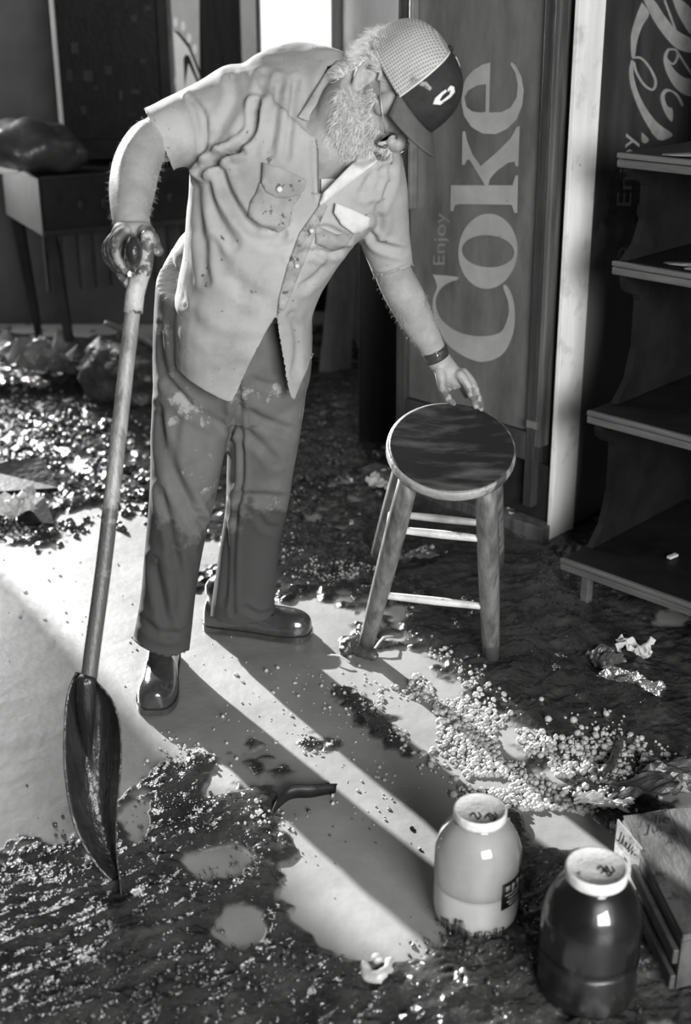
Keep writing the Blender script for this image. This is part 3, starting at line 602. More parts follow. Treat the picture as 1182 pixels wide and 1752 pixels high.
# head frame (world axes): hf forward (face), hu up (crown), hl his left (away)
Xw = np.array((1, 0, 0.)); Uw = np.array((0, sp, cp)); Tw = np.array((0, -cp, sp))
hu = unit(.78*Xw+.46*Uw+.36*Tw); hf = unit(.50*Xw-.84*Uw+.16*Tw); hf = unit(hf-hu*np.dot(hf, hu)); hl = np.cross(hu, hf)
MH = np.column_stack([hf, hl, hu]); HS = .965; H0 = P(655, 160, 2.64)
def hw(p): return H0+(np.asarray(p, float)*HS)@MH.T
def hb(c, r, M2=None): return ball(hw(c), np.array(r)*HS, MH if M2 is None else MH@M2)
def ry(a): a = math.radians(a); return np.array([[math.cos(a), 0, math.sin(a)], [0, 1, 0], [-math.sin(a), 0, math.cos(a)]])
def ht(path, rad, **k): return tube(hw(path), np.array(rad)*HS, **k)
parts = [hb((-.012, 0, .04), (.098, .078, .085)), hb((.03, 0, -.02), (.062, .064, .085)), hb((.045, 0, -.075), (.045, .048, .038)), hb((.01, 0, -.07), (.055, .062, .042)),
         hb((.046, -.036, -.026), (.040, .024, .034)), hb((.046, .036, -.026), (.040, .024, .034)),          # cheeks
         hb((.072, 0, .03), (.022, .05, .014)), hb((.05, -.066, .01), (.022, .012, .03)),                   # brow, temple
         ht([(.083, 0, .018), (.097, 0, -.005), (.108, 0, -.026), (.094, 0, -.038)], [.009, .012, .017, .011], n=12), hb((.094, -.013, -.034), (.012, .009, .009)), hb((.094, .013, -.034), (.012, .009, .009)),
         hb((.086, 0, -.058), (.014, .024, .006)), hb((.083, 0, -.071), (.014, .021, .007)), hb((.078, 0, -.098), (.018, .022, .016))]
# ears
for sy in (-1, 1):
    e0 = lambda x, z, y=.081: (x, sy*y, z)
    parts.append(ht([e0(.006, .022), e0(-.004, .036, .085), e0(-.022, .036, .09), e0(-.033, .020, .094), e0(-.030, -.002, .092), e0(-.017, -.020, .087), e0(-.006, -.03, .082), e0(.000, -.018, .08)], [.005, .0055, .006, .006, .006, .007, .009, .005], n=10))
    parts.append(ht([e0(-.008, .02, .082), e0(-.020, .014, .086), e0(-.020, -.004, .086), e0(-.010, -.012, .082)], [.003, .004, .004, .004], n=8)); parts.append(hb((-.014, sy*.078, 0), (.016, .006, .024)))
# neck, torso core
parts.append(loft([(598, 120, 640, 205, 2.60, .13), (578, 130, 622, 235, 2.62, .15), (560, 150, 625, 270, 2.64, .17), (520, 170, 620, 320, 2.67, .20), (470, 180, 610, 350, 2.70, .20)], 24, 3, 2.2))
TOR = [(455, 125, 640, 250, 2.68, .22), (400, 160, 662, 325, 2.70, .26), (352, 260, 630, 380, 2.71, .29), (334, 345, 590, 430, 2.72, .31), (324, 430, 548, 490, 2.735, .31), (312, 470, 540, 510, 2.76, .27)]
def shrink(rows, k, dt): return [((r[0]+(r[2]-r[0])*k), (r[1]+(r[3]-r[1])*k), (r[2]-(r[2]-r[0])*k), (r[3]-(r[3]-r[1])*k), r[4], r[5]-dt) for r in rows]
parts.append(loft(shrink(TOR, .06, .035), 28, 3))
# his right arm (left in view), bent, hand on the grip
parts.append(loft([(400, 135, 420, 250, 2.70, .13), (330, 150, 350, 262, 2.69, .12), (262, 195, 300, 275, 2.66, .11), (222, 222, 282, 272, 2.62, .105), (196, 268, 274, 292, 2.57, .105), (187, 315, 266, 322, 2.52, .10), (188, 350, 258, 352, 2.47, .085), (192, 378, 256, 376, 2.43, .065), (197, 395, 262, 392, 2.41, .055)], 24, 4, 2.1))
# his left arm (right in view), reaching down
parts.append(loft([(610, 260, 690, 275, 2.70, .13), (615, 340, 696, 335, 2.73, .12), (625, 410, 698, 400, 2.76, .11), (640, 470, 702, 452, 2.79, .10), (660, 515, 726, 500, 2.81, .09), (688, 560, 745, 548, 2.83, .075), (716, 598, 757, 580, 2.845, .055), (727, 617, 765, 598, 2.85, .048), (738, 634, 776, 618, 2.85, .045)], 24, 4, 2.1))
mm = .001
# left hand resting on the far rim of the seat
sN = unit(RS@np.array((0, 0, 1.))); sO = sw((0, 0, SZ))
def tipat(x, y):
    p = toplane(x, y, sO+sN*.009, sN); return (x, y, float(p[1]))
def pp(l): return [P(*q) for q in l]
parts.append(loft([(736, 625, 772, 610, 2.852, .042), (743, 640, 786, 628, 2.852, .04), (750, 652, 800, 642, 2.852, .038), (768, 668, 806, 655, 2.852, .030)], 18, 3, 2.2))
parts.append(tube(pp([(786, 640, 2.835), (797, 655, 2.825), (804, 670, 2.822), (810, 684, 2.832), tipat(814, 696)]), [.0125, .0115, .0105, .0095, .008], 10))
parts.append(tube(pp([(792, 637, 2.855), (806, 653, 2.845), (815, 670, 2.84), (821, 685, 2.84), tipat(824, 700)]), [.0125, .0115, .0105, .0095, .008], 10))
parts.append(tube(pp([(784, 640, 2.875), (795, 655, 2.88), (803, 668, 2.88), (808, 682, 2.868)]), [.012, .011, .010, .008], 10))
parts.append(tube(pp([(776, 640, 2.885), (786, 655, 2.895), (793, 668, 2.895), (797, 678, 2.89)]), [.011, .010, .009, .0075], 10))
parts.append(tube(pp([(752, 634, 2.835), (755, 650, 2.825), (758, 665, 2.825), (766, 681, 2.835), tipat(776, 690)]), [.014, .013, .0115, .0105, .008], 10))
# right hand over the shovel grip
HB = [(198, 388, 260, 386, 2.41, .055), (190, 398, 266, 396, 2.405, .075), (190, 410, 262, 408, 2.405, .085)]
parts.append(loft(HB, 18, 3, 2.3))
parts.append(ball(P(226, 403, 2.40), (.036, .042, .018)))
for i, (yo, dx, dy, r) in enumerate([(2.345, 6, 0, .0100), (2.372, 0, 3, .0105), (2.398, -6, 5, .0100), (2.422, -11, 6, .0090)]):
    parts.append(tube(pp([(216+dx*.4, 394+dy*.4, yo), (203+dx*.8, 402+dy*.7, yo), (194+dx, 418+dy, yo), (194+dx*.9, 436+dy, yo-.002), (204+dx*.6, 453+dy, yo-.003), (214+dx*.3, 463+dy*.6, yo-.002)]), [r*1.05, r*1.12, r*1.2, r, r*.98, r*.8], 10))
parts.append(tube(pp([(246, 398, 2.37), (259, 406, 2.365), (265, 420, 2.36), (272, 431, 2.35)]), [.015, .0135, .012, .0105], 10))
# hips and legs inside the trousers
LL = [(268, 520, 420, 560, 2.80, 0.238), (263, 640, 408, 680, 2.78, 0.220), (259, 735, 390, 748, 2.77, 0.194), (257, 830, 370, 848, 2.76, 0.176), (249, 930, 348, 938, 2.75, 0.158), (242, 1010, 335, 1014, 2.745, 0.154), (234, 1060, 329, 1068, 2.74, 0.150), (227, 1092, 324, 1114, 2.735, 0.150)]
RL = [(398, 560, 533, 560, 2.81, 0.229), (396, 650, 528, 640, 2.82, 0.211), (391, 735, 514, 742, 2.83, 0.194), (388, 800, 502, 808, 2.85, 0.176), (386, 862, 494, 862, 2.87, 0.163), (378, 920, 480, 920, 2.89, 0.154), (369, 980, 474, 984, 2.91, 0.150), (362, 1030, 470, 1036, 2.925, 0.145), (360, 1056, 473, 1056, 2.935, 0.145)]
PV = [(268, 470, 520, 500, 2.77, .30), (264, 530, 534, 545, 2.79, .31), (262, 600, 534, 610, 2.80, .30), (264, 660, 528, 660, 2.81, .28), (285, 710, 505, 705, 2.81, .20)]
parts.append(loft(shrink(PV, .10, .08), 24, 3)); parts.append(loft(shrink(LL[:-1], .17, .07), 20, 3)); parts.append(loft(shrink(RL[:-1], .17, .06), 20, 3))
for q in ((280, 1105, 2.72, 280, 1175, 2.68), (420, 1030, 2.94, 418, 1048, 2.94)):
    parts.append(tube([P(*q[:3]), P(*q[3:])], [.035, .035], 12, 1))
BV, BF = fuse(parts, .0032, 5, .5)
body = mk('body', BV, BF, M['skin'], man)
_X, _Y = pix(BV); _m = np.clip((_Y-383-10*np.cos((_X-228)/14))/10, 0, 1)*(_X < 300)*(_Y < 500)+np.clip((_Y-645)/25, 0, 1)*(_X > 735)*(_Y < 720)*.8
_at = body.data.attributes.new('mud', 'FLOAT', 'POINT'); _at.data.foreach_set('value', _m.astype(np.float32))
_nt = M['skin'].node_tree; _b = _nt.nodes['Principled BSDF']; _src = _b.inputs['Base Color'].links[0].from_socket; _a = _nt.nodes.new('ShaderNodeAttribute'); _a.attribute_name = 'mud'
_n = _nt.nodes.new('ShaderNodeTexNoise'); _n.inputs['Scale'].default_value = 55; _n.inputs['Detail'].default_value = 5; _tc = _nt.nodes.new('ShaderNodeTexCoord'); _nt.links.new(_tc.outputs['Object'], _n.inputs[0])
_r = _nt.nodes.new('ShaderNodeMapRange'); _r.inputs['From Min'].default_value = .40; _r.inputs['From Max'].default_value = .50; _nt.links.new(_n.outputs['Fac'], _r.inputs[0])
_mu = _nt.nodes.new('ShaderNodeMath'); _mu.operation = 'MULTIPLY'; _nt.links.new(_r.outputs[0], _mu.inputs[0]); _nt.links.new(_a.outputs['Fac'], _mu.inputs[1])
_mx = _nt.nodes.new('ShaderNodeMix'); _mx.data_type = 'RGBA'; _nt.links.new(_mu.outputs[0], _mx.inputs[0]); _nt.links.new(_src, _mx.inputs[6]); _mx.inputs[7].default_value = (.07, .07, .069, 1); _nt.links.new(_mx.outputs[2], _b.inputs['Base Color'])
bodybvh = BVHTree.FromPolygons([Vector(v) for v in BV], BF)
def cast(bvh, px, py, dflt=None):
    d = ray(px, py); h = bvh.ray_cast(Vector((0, 0, HC)), Vector(unit(d)))
    return (np.array(h[0]), np.array(h[1])) if h[0] is not None else (None, None)
def patch(name, poly, bvh, m, parent, off=.004, th=.003, step=5, puff=0., label=None, yl=None):
    """sheet cut to an outline and laid over a surface, with thickness; small triangulated grid"""
    poly = [tuple(p) for p in poly]; A = np.array(poly); x0, y0 = A.min(0); x1, y1 = A.max(0)
    # boundary resample
    bp = []
    for i in range(len(A)):
        a, b = A[i], A[(i+1) % len(A)]; k = max(1, int(np.hypot(*(b-a))/step)); bp += [tuple(a+(b-a)*t/k) for t in range(k)]
    gx, gy = np.meshgrid(np.arange(x0+step/2, x1, step), np.arange(y0+step/2, y1, step)); gx, gy = gx.ravel(), gy.ravel()
    ins = inpoly(gx, gy, poly); B = np.array(bp); pts = list(bp)
    for x, y in zip(gx[ins], gy[ins]):
        if np.hypot(B[:, 0]-x, B[:, 1]-y).min() > step*.55: pts.append((x, y))
    nb = len(bp)
    from mathutils.geometry import delaunay_2d_cdt
    vo, eo, fo, *_ = delaunay_2d_cdt([Vector(p) for p in pts], [(i, (i+1) % nb) for i in range(nb)], [], 1, 1e-4)
    Wp = []; last = None; tcam = np.array((0, 0, HC)); miss = []
    ds = []
    for v in vo:
        h, n = cast(bvh, v[0], v[1]); ds.append(np.linalg.norm(h-tcam) if h is not None else np.nan)
    ds = np.array(ds); med = np.nanmedian(ds); bad = np.isnan(ds) | (np.abs(ds-med) > .12); VO = np.array([v[:] for v in vo])
    for i in np.where(bad)[0]:
        g = np.where(~bad)[0]; j = g[np.argmin(np.hypot(VO[g, 0]-VO[i, 0], VO[g, 1]-VO[i, 1]))]; ds[i] = ds[j]
    edge = np.array([np.hypot(B[:, 0]-x, B[:, 1]-y).min() for x, y in VO]); pf = puff*np.clip(edge/12, 0, 1)
    Wt = np.array([tcam+unit(ray(x, y))*(d-off-p) for (x, y), d, p in zip(VO, ds, pf)])
    Wb = np.array([tcam+unit(ray(x, y))*(d-off+th) for (x, y), d in zip(VO, ds)])
    n = len(Wt); fs = [tuple(f) for f in fo]+[tuple(i+n for i in reversed(f)) for f in fo]
    from collections import Counter
    cnt = Counter(); dirn = {}
    for f_ in fo:
        for i in range(len(f_)): a, b = f_[i], f_[(i+1) % len(f_)]; cnt[frozenset((a, b))] += 1; dirn[frozenset((a, b))] = (a, b)
    for e_, c_n in cnt.items():
        if c_n == 1: a, b = dirn[e_]; fs.append((b, a, a+n, b+n))
    o = mk(name, np.vstack([Wt, Wb]), fs, m, parent)
    if label: o['label'] = label
    return o
# ---- trousers
V, f = fuse([loft(PV, 28, 3), loft(LL+[(222, 1112, 320, 1150, 2.735, .175)], 28, 4), loft(RL+[(360, 1085, 474, 1085, 2.94, .165)], 28, 4)], .006, 8, .5)
TF = [([(290, 660), (330, 700), (380, 730)], 8, .006), ([(268, 700), (290, 800), (330, 880), (350, 905)], 9, .009), ([(300, 720), (300, 800), (335, 870)], 8, .006), ([(275, 840), (290, 900), (300, 960)], 7, .006), ([(340, 880), (352, 905), (345, 940)], 6, .006),
      ([(405, 690), (440, 715), (500, 738)], 8, .007), ([(420, 740), (450, 765), (470, 790)], 8, .006), ([(412, 700), (414, 820), (402, 900), (398, 1050)], 4, .006), ([(410, 850), (450, 850), (492, 855)], 8, .008), ([(400, 640), (408, 690), (398, 735)], 7, .01),
      ([(430, 650), (470, 660), (520, 655)], 6, .004), ([(262, 960), (280, 1040), (290, 1080)], 8, .008), ([(240, 1060), (280, 1085), (318, 1080)], 7, .006), ([(300, 940), (310, 1010), (300, 1060)], 8, .005), ([(385, 900), (390, 960), (385, 1030)], 6, .006),
      ([(440, 880), (455, 900), (480, 905)], 6, .005), ([(420, 1040), (445, 1052), (470, 1045)], 5, .005), ([(270, 560), (282, 640), (330, 700)], 7, .005)]
V = folds(V, f, TF); X, Y = pix(V)
hemL = lambda x: np.interp(x, [225, 240, 260, 285, 305, 325], [1088, 1102, 1114, 1121, 1119, 1112]); hemR = lambda x: np.interp(x, [358, 375, 400, 430, 455, 475], [1052, 1064, 1069, 1068, 1060, 1046])
isL = (X < 345) & (Y > 900); hem = np.where(isL, hemL(X), hemR(X)); cut = (Y > hem) & (Y > 1000)
# bottoms: keep cloth above the hem plane, snap rim
N_ = normals(V, f); dz = (Y-hem); near = (dz > 0) & (dz < 8) & (Y > 1000)
Yt = V[:, 1].copy()
for i in np.where(near)[0]: V[i] = P(X[i], hem[i], Yt[i])
V, f = keepverts(V, f, ~(cut & ~near))
tro = mk('trousers', V, f, M['trousers'], man); s_ = tro.modifiers.new('solid', 'SOLIDIFY'); s_.thickness = .004; s_.offset = -1
trobvh = BVHTree.FromPolygons([Vector(v) for v in V], f)
# ---- shirt
SLV_R = [(440, 110, 440, 300, 2.69, .22), (385, 112, 385, 300, 2.69, .20), (345, 135, 350, 288, 2.685, .18), (295, 160, 322, 284, 2.675, .16), (258, 180, 300, 290, 2.66, .15), (235, 190, 288, 300, 2.655, .15)]
SLV_L = [(560, 260, 684, 245, 2.68, .20), (585, 330, 694, 300, 2.70, .18), (603, 380, 697, 360, 2.73, .165), (618, 420, 701, 405, 2.755, .155), (636, 465, 706, 452, 2.785, .145), (648, 492, 716, 476, 2.80, .145)]
STOR = [(560, 108, 625, 225, 2.645, .12), (500, 97, 660, 240, 2.665, .20), (432, 97, 686, 290, 2.69, .27), (372, 170, 672, 345, 2.70, .31), (332, 265, 632, 392, 2.71, .335), (322, 350, 592, 432, 2.715, .35), (314, 430, 556, 484, 2.725, .36), (303, 500, 535, 535, 2.735, .36), (296, 560, 534, 580, 2.745, .36), (295, 620, 535, 625, 2.755, .35), (300, 700, 530, 700, 2.765, .34)]
BK = [(320, 400, 420, 420, 2.86, .16), (292, 430, 420, 450, 2.88, .18), (276, 462, 420, 480, 2.88, .18), (272, 490, 420, 510, 2.88, .18)]
SV, SF = fuse([loft(STOR, 36, 4, 2.4), loft(SLV_R, 24, 4, 2.2), loft(SLV_L, 24, 4, 2.2), loft(BK, 20, 3, 2.2)], .0055, 8, .5)
FL = [([(440, 180), (430, 230), (395, 262), (350, 290)], 6, .018), ([(352, 298), (385, 265), (418, 260)], 5, .016), ([(372, 270), (390, 330), (430, 390), (480, 400)], 8, .013), ([(358, 300), (365, 360), (400, 420)], 8, .007), ([(340, 310), (345, 400), (352, 480)], 8, .006),
      ([(478, 140), (470, 200), (462, 260)], 7, .006), ([(505, 140), (498, 200), (490, 270)], 6, .006), ([(452, 130), (440, 180), (415, 230)], 8, .006), ([(325, 165), (350, 200), (352, 260)], 5, .006), ([(395, 120), (400, 170), (370, 230)], 9, .004),
      ([(545, 210), (546, 280), (548, 340)], 4, .008), ([(620, 330), (640, 300), (665, 290)], 7, .006), ([(640, 400), (650, 380), (640, 350)], 7, .007), ([(628, 395), (650, 420), (690, 430)], 6, .007), ([(675, 270), (668, 310), (650, 350)], 6, .006), ([(655, 260), (660, 290), (640, 330)], 6, .005),
      ([(540, 395), (560, 392), (590, 405)], 6, .009), ([(545, 425), (560, 432), (590, 425)], 6, .008), ([(500, 440), (530, 430), (560, 440)], 6, .006), ([(520, 490), (545, 470), (570, 440)], 7, .006), ([(430, 390), (440, 410), (500, 420)], 8, .005),
      ([(290, 440), (300, 480), (315, 520)], 6, .007), ([(500, 540), (510, 580), (505, 640)], 7, .005), ([(360, 420), (400, 480), (460, 520)], 12, .004), ([(320, 540), (370, 580), (450, 590)], 12, .004), ([(640, 470), (665, 468), (705, 452)], 3, .003), ([(322, 168), (338, 205), (345, 260), (330, 285)], 3, .004)]
SV = folds(SV, SF, FL)
nn = np.array([mnoise.noise(Vector(v)*9)*.004+mnoise.noise(Vector(v)*22)*.0018 for v in SV]); SV = SV+normals(SV, SF)*nn[:, None]
X, Y = pix(SV)
hx = [262, 296, 303, 325, 350, 375, 390, 397, 408, 425, 440, 458, 472, 477, 483, 490, 498, 504, 515, 526, 532, 540]
hy = [600, 600, 632, 652, 668, 681, 687, 686, 664, 625, 596, 562, 540, 568, 605, 650, 680, 684, 655, 632, 610, 590]
hem = np.interp(X, hx, hy)
Nn = normals(SV, SF); back = SV[:, 1] > 2.80
hem = np.where(back, np.minimum(hem, 560), hem); hem = np.where(X < 296, 492+(X-272)*.5, hem)
hcut = (Y > hem) & (X < 560)
# neck opening and cuffs
neck = inpoly(X, Y, [(560, 118), (610, 95), (690, 215), (640, 268), (592, 302), (553, 338), (547, 310), (544, 215), (552, 175)]) & (SV[:, 1] < 2.68)
cuffR = ((X-250)*(292-188)-(Y-188)*(300-250) < 0) & (X < 330) & (Y < 330); cuffR = (((X-250)*104-(Y-188)*50) < 0) & (X < 330)
cuffL = (((X-640)*(-20)-(Y-474)*66) < 0) & (X > 625) & (Y > 400)
rm = hcut | neck | (cuffR & (Y < 340)) | cuffL
def snapline(mask, a, b, lim):
    a = np.array(a, float); d = np.array(b, float)-a; d /= np.hypot(*d); n_ = np.array((-d[1], d[0])); q = (X-a[0])*n_[0]+(Y-a[1])*n_[1]
    m_ = mask & (np.abs(q) < lim)
    for i in np.where(m_)[0]: SV[i] = P(X[i]-n_[0]*q[i], Y[i]-n_[1]*q[i], SV[i][1])
    return m_
sR = snapline(cuffR & (Y < 340), (250, 188), (300, 292), 7); sL = snapline(cuffL, (640, 474), (706, 454), 7)
near = hcut & (Y-hem < 12) & ~back
Yt = SV[:, 1].copy()
for i in np.where(near)[0]: SV[i] = P(X[i], hem[i], Yt[i])
SV2, SF2 = keepverts(SV, SF, ~(rm & ~near & ~sR & ~sL))
shirt = mk('shirt', SV2, SF2, M['shirt'], man); s_ = shirt.modifiers.new('solid', 'SOLIDIFY'); s_.thickness = .003; s_.offset = -1
sbvh = BVHTree.FromPolygons([Vector(v) for v in SV], SF)
def Z(pts): return zc(pts, 170, 80, 2.149)
patch('collar', [(597, 101), (578, 103), (560, 120), (535, 160), (510, 200), (522, 206), (546, 207), (551, 196), (562, 168), (580, 130), (602, 104)], sbvh, M['shirt'], shirt, .012, .004, 5, .006)
patch('lapel', [(640, 262), (646, 276), (600, 312), (556, 346), (546, 352), (551, 332), (590, 292), (625, 258)], sbvh, M['tee'], shirt, .009, .004, 5, .003, 'collar point coloured paler as if sunlit')  # pale undershirt colour on the lapel stands in for sunlight
patch('undershirt', [(549, 306), (576, 306), (562, 325), (549, 340)], bodybvh, M['tee'], man, .010, .003, 4)
patch('pocket', [(444, 312), (516, 334), (502, 352), (496, 386), (478, 398), (450, 388), (423, 370), (428, 345), (438, 330)], sbvh, M['pocket'], shirt, .005, .004, 5, .005, 'mud-stained breast pocket')
patch('pocket_flap', Z([(600, 425), (680, 450), (762, 490), (755, 525), (735, 545), (690, 558), (650, 555), (612, 535), (596, 500)]), sbvh, M['pocket'], shirt, .012, .004, 5, .003)
patch('pocket', Z([(795, 655), (870, 690), (935, 690), (905, 740), (860, 752), (795, 725)]), sbvh, M['pocket'], shirt, .005, .004, 5, .004)
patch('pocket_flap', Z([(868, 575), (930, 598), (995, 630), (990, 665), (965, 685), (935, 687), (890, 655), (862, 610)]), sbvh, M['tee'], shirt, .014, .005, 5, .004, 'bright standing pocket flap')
patch('placket', [(549, 347), (561, 352), (540, 398), (520, 450), (503, 492), (488, 528), (474, 541), (477, 510), (492, 455), (512, 400)], sbvh, M['shirt_seam'], shirt, .004, .004, 5, .002)
for q in [(478, 324, 1), (533, 395, .8), (508, 455, .8)]:
    h, n = cast(sbvh, q[0], q[1]); n = unit(np.array((0, 0, HC))-h); b_ = unit(np.cross(n, (0, 0, 1))); MM = np.column_stack([b_, np.cross(n, b_), n]); V, f = ball(h+n*(.019 if q[2] == 1 else .011), (.006*q[2], .006*q[2], .0025), MM, 14, 6); mk('button', V, f, M['tee'], shirt)
# wristwatch
V, f = loft([(721, 606, 762, 588, 2.846, .066), (724, 611, 765, 593, 2.847, .067), (729, 622, 768, 603, 2.848, .064)], 24, 3, 2.1); wt = mk('wristwatch', V, f, M['watch'], man); wt['label'] = 'dark wristwatch band'
wbvh = BVHTree.FromPolygons([Vector(v) for v in V], f); patch('watch_buckle', [(744, 604), (748, 602), (752, 610), (748, 613)], wbvh, M['steel'], wt, .004, .004, 3)
# ---- boots
def boot(loc, ang, k=1.0, shaft=.15):
    ca, sa = math.cos(ang), math.sin(ang); R_ = np.array([[ca, -sa, 0], [sa, ca, 0], [0, 0, 1]])
    prof = [(-.088, .018, .045), (-.078, .031, .075), (-.05, .037, .105), (-.02, .038, .12), (.02, .038, .10), (.06, .041, .078), (.10, .046, .066), (.14, .048, .062), (.175, .043, .058), (.20, .030, .046), (.208, .016, .030)]
    A = cat_rom(np.array(prof), 3); R = []
    for x, w_, h in A:
        th = np.linspace(0, 2*math.pi, 24, endpoint=False); c, s = np.cos(th), np.sin(th)
        y = w_*np.sign(c)*np.abs(c)**.8; z = np.where(s > 0, h*s**.9, -.0*s); z = .012+np.maximum(z, 0); R.append(np.column_stack([np.full(24, x), y, z])*k)
    p1 = rings_mesh([loc+r@R_.T for r in R]); sh = tube([loc+R_@np.array((-.03, 0, .05))*k, loc+R_@np.array((-.032, 0, .10))*k, loc+R_@np.array((-.035, 0, shaft))*k], [.042*k, .045*k, .049*k], 18, 2)
    V, f = fuse([p1, sh], .004, 5); bo = mk('boot', V, f, M['boot'], man)
    out = []
    for x, w_, h in A: out.append((x, w_+.004))
    ring = [(x, y) for x, y in out]+[(x, -y) for x, y in out[::-1]]
    V, f = slab([loc+R_@(np.array((x*1.01, y*.97, .013))*k) for x, y in ring], .015, (0, 0, 1)); mk('sole', V, f, M['boot'], bo, False)
bl = G(280, 1150); boot(np.array((bl[0], bl[1], .006)), math.radians(-88), 1.0, .17)
br_ = G(392, 1078); boot(np.array((br_[0]+.02, br_[1], .006)), math.radians(-12), .98, .12)
# ---- cap
CP = np.array((.008, 0, .052))       # band centre in head frame
def capw(a, e, k=1.0):              # azimuth a from front, elevation e on crown
    rx = .114 if math.cos(a) > 0 else .118; z = .108*math.sin(e)**.86 if e > 0 else .108*e
    c = math.cos(e)**.72 if e > 0 else 1
    return CP+np.array((rx*c*math.cos(a), .092*c*math.sin(a), z))*k
def capsurf(a0, a1, k, name, m, na=28, ne=14, parent=None, th=.003):
    V = []; f = []
    for i in range(na+1):
        for j in range(ne+1):
            a = a0+(a1-a0)*i/na; e = math.radians(-6)+(math.radians(90)-math.radians(-6))*j/ne; V.append(capw(a, e, k))
    for i in range(na):
        for j in range(ne): q = i*(ne+1)+j; f.append((q, q+ne+1, q+ne+2, q+1))
    V = hw(np.array(V)); o = mk(name, V, f, m, parent); s_ = o.modifiers.new('solid', 'SOLIDIFY'); s_.thickness = th; s_.offset = 0; return o
def mesh_mat():
    m = mat('cap_mesh_net', .42, .34, .8, 20, bump=.2, spec=.1); spots(m, .17, 16, .58, .08); nt = m.node_tree; N = nt.nodes; L = nt.links; b = N['Principled BSDF']; src = b.inputs['Base Color'].links[0].from_socket
    tc = N.new('ShaderNodeTexCoord'); mp = N.new('ShaderNodeMapping'); e = Matrix([list(r) for r in MH.T]).to_euler(); mp.inputs['Rotation'].default_value = e; mp.vector_type = 'POINT'
    L.new(tc.outputs['Object'], mp.inputs[0]); sx = N.new('ShaderNodeSeparateXYZ'); L.new(mp.outputs[0], sx.inputs[0]); outs = []
    for ax, s in (('X', 900), ('Z', 1300)):
        mu = N.new('ShaderNodeMath'); mu.operation = 'MULTIPLY'; mu.inputs[1].default_value = s; L.new(sx.outputs[ax], mu.inputs[0]); si = N.new('ShaderNodeMath'); si.operation = 'SINE'; L.new(mu.outputs[0], si.inputs[0]); outs.append(si)
    mxx = N.new('ShaderNodeMath'); mxx.operation = 'MAXIMUM'; L.new(outs[0].outputs[0], mxx.inputs[0]); L.new(outs[1].outputs[0], mxx.inputs[1])
    mr = N.new('ShaderNodeMapRange'); mr.inputs['From Min'].default_value = -.6; mr.inputs['From Max'].default_value = .4; L.new(mxx.outputs[0], mr.inputs[0])
    mi = N.new('ShaderNodeMix'); mi.data_type = 'RGBA'; mi.inputs[6].default_value = (.12, .12, .12, 1); L.new(src, mi.inputs[7]); L.new(mr.outputs[0], mi.inputs[0]); L.new(mi.outputs[2], b.inputs['Base Color']); return m
M['net'] = mesh_mat()
cap = capsurf(math.radians(62), math.radians(298), 1.0, 'cap', M['net'], 44, 16, man); cap['label'] = 'pale mesh-backed trucker cap'
front = capsurf(math.radians(-63), math.radians(63), 1.012, 'front_panel', M['capdark'], 30, 16, cap)
for a in (62, -62):
    pth = [hw(capw(math.radians(a), math.radians(e), 1.02)) for e in range(-6, 90, 8)]; V, f = tube(pth, [.0022]*len(pth), 6, 2); mk('piping', V, f, M['white'], cap)
V, f = ball(hw(CP+np.array((0, 0, .113))), (.007, .007, .004), MH, 12, 6); mk('cap_button', V, f, M['capdark'], cap)
pth = [hw(capw(math.radians(a), math.radians(-4), 1.006)) for a in range(64, 300, 8)]; V, f = tube(pth, [.003]*len(pth), 6, 2); mk('band', V, f, M['net'], cap)
# visor: curved bill
V = []; f = []; nu, nv = 24, 10
for i in range(nu+1):
    a = math.radians(-66+132*i/nu)
    base = capw(a, math.radians(-4), 1.01)
    for j in range(nv+1):
        t = j/nv; L_ = .048*math.cos(a*1.12)**.38 if abs(a*1.12) < math.pi/2 else 0
        p = base+np.array((L_*t, 0, 0)); p = p+np.array((0, p[1]*.08*t, -.020*t-2.4*p[1]**2*t*1.0)); V.append(hw(p))
for i in range(nu):
    for j in range(nv): q = i*(nv+1)+j; f.append((q, q+nv+1, q+nv+2, q+1))
vis = mk('visor', V, f, M['capvisor'], cap); s_ = vis.modifiers.new('solid', 'SOLIDIFY'); s_.thickness = .004; s_.offset = 0
bm = bmesh.new(); bm.from_mesh(front.data); cvb = BVHTree.FromBMesh(bm)
FV = np.array([v.co[:] for v in front.data.vertices])+rloc(front); cvb = BVHTree.FromPolygons([Vector(v) for v in FV], [tuple(p.vertices) for p in front.data.polygons]); bm.free()
def ZH(p): return zc(p, 540, 20, 4.22)
for lp in [[(845, 668), (862, 625), (905, 585), (940, 560), (950, 575), (915, 605), (895, 640), (925, 655), (900, 674)], [(952, 558), (975, 532), (1000, 542), (1006, 580), (975, 620), (930, 650), (905, 648), (940, 620), (966, 598), (976, 565), (955, 580)]]:
    patch('logo', ZH(lp), cvb, M['white'], cap, .003, .002, 2)
patch('logo', ZH([(740, 530), (765, 505), (800, 505), (820, 530), (840, 550), (828, 570), (800, 560), (780, 542)]), cvb, M['pocket'], cap, .0025, .002, 3)
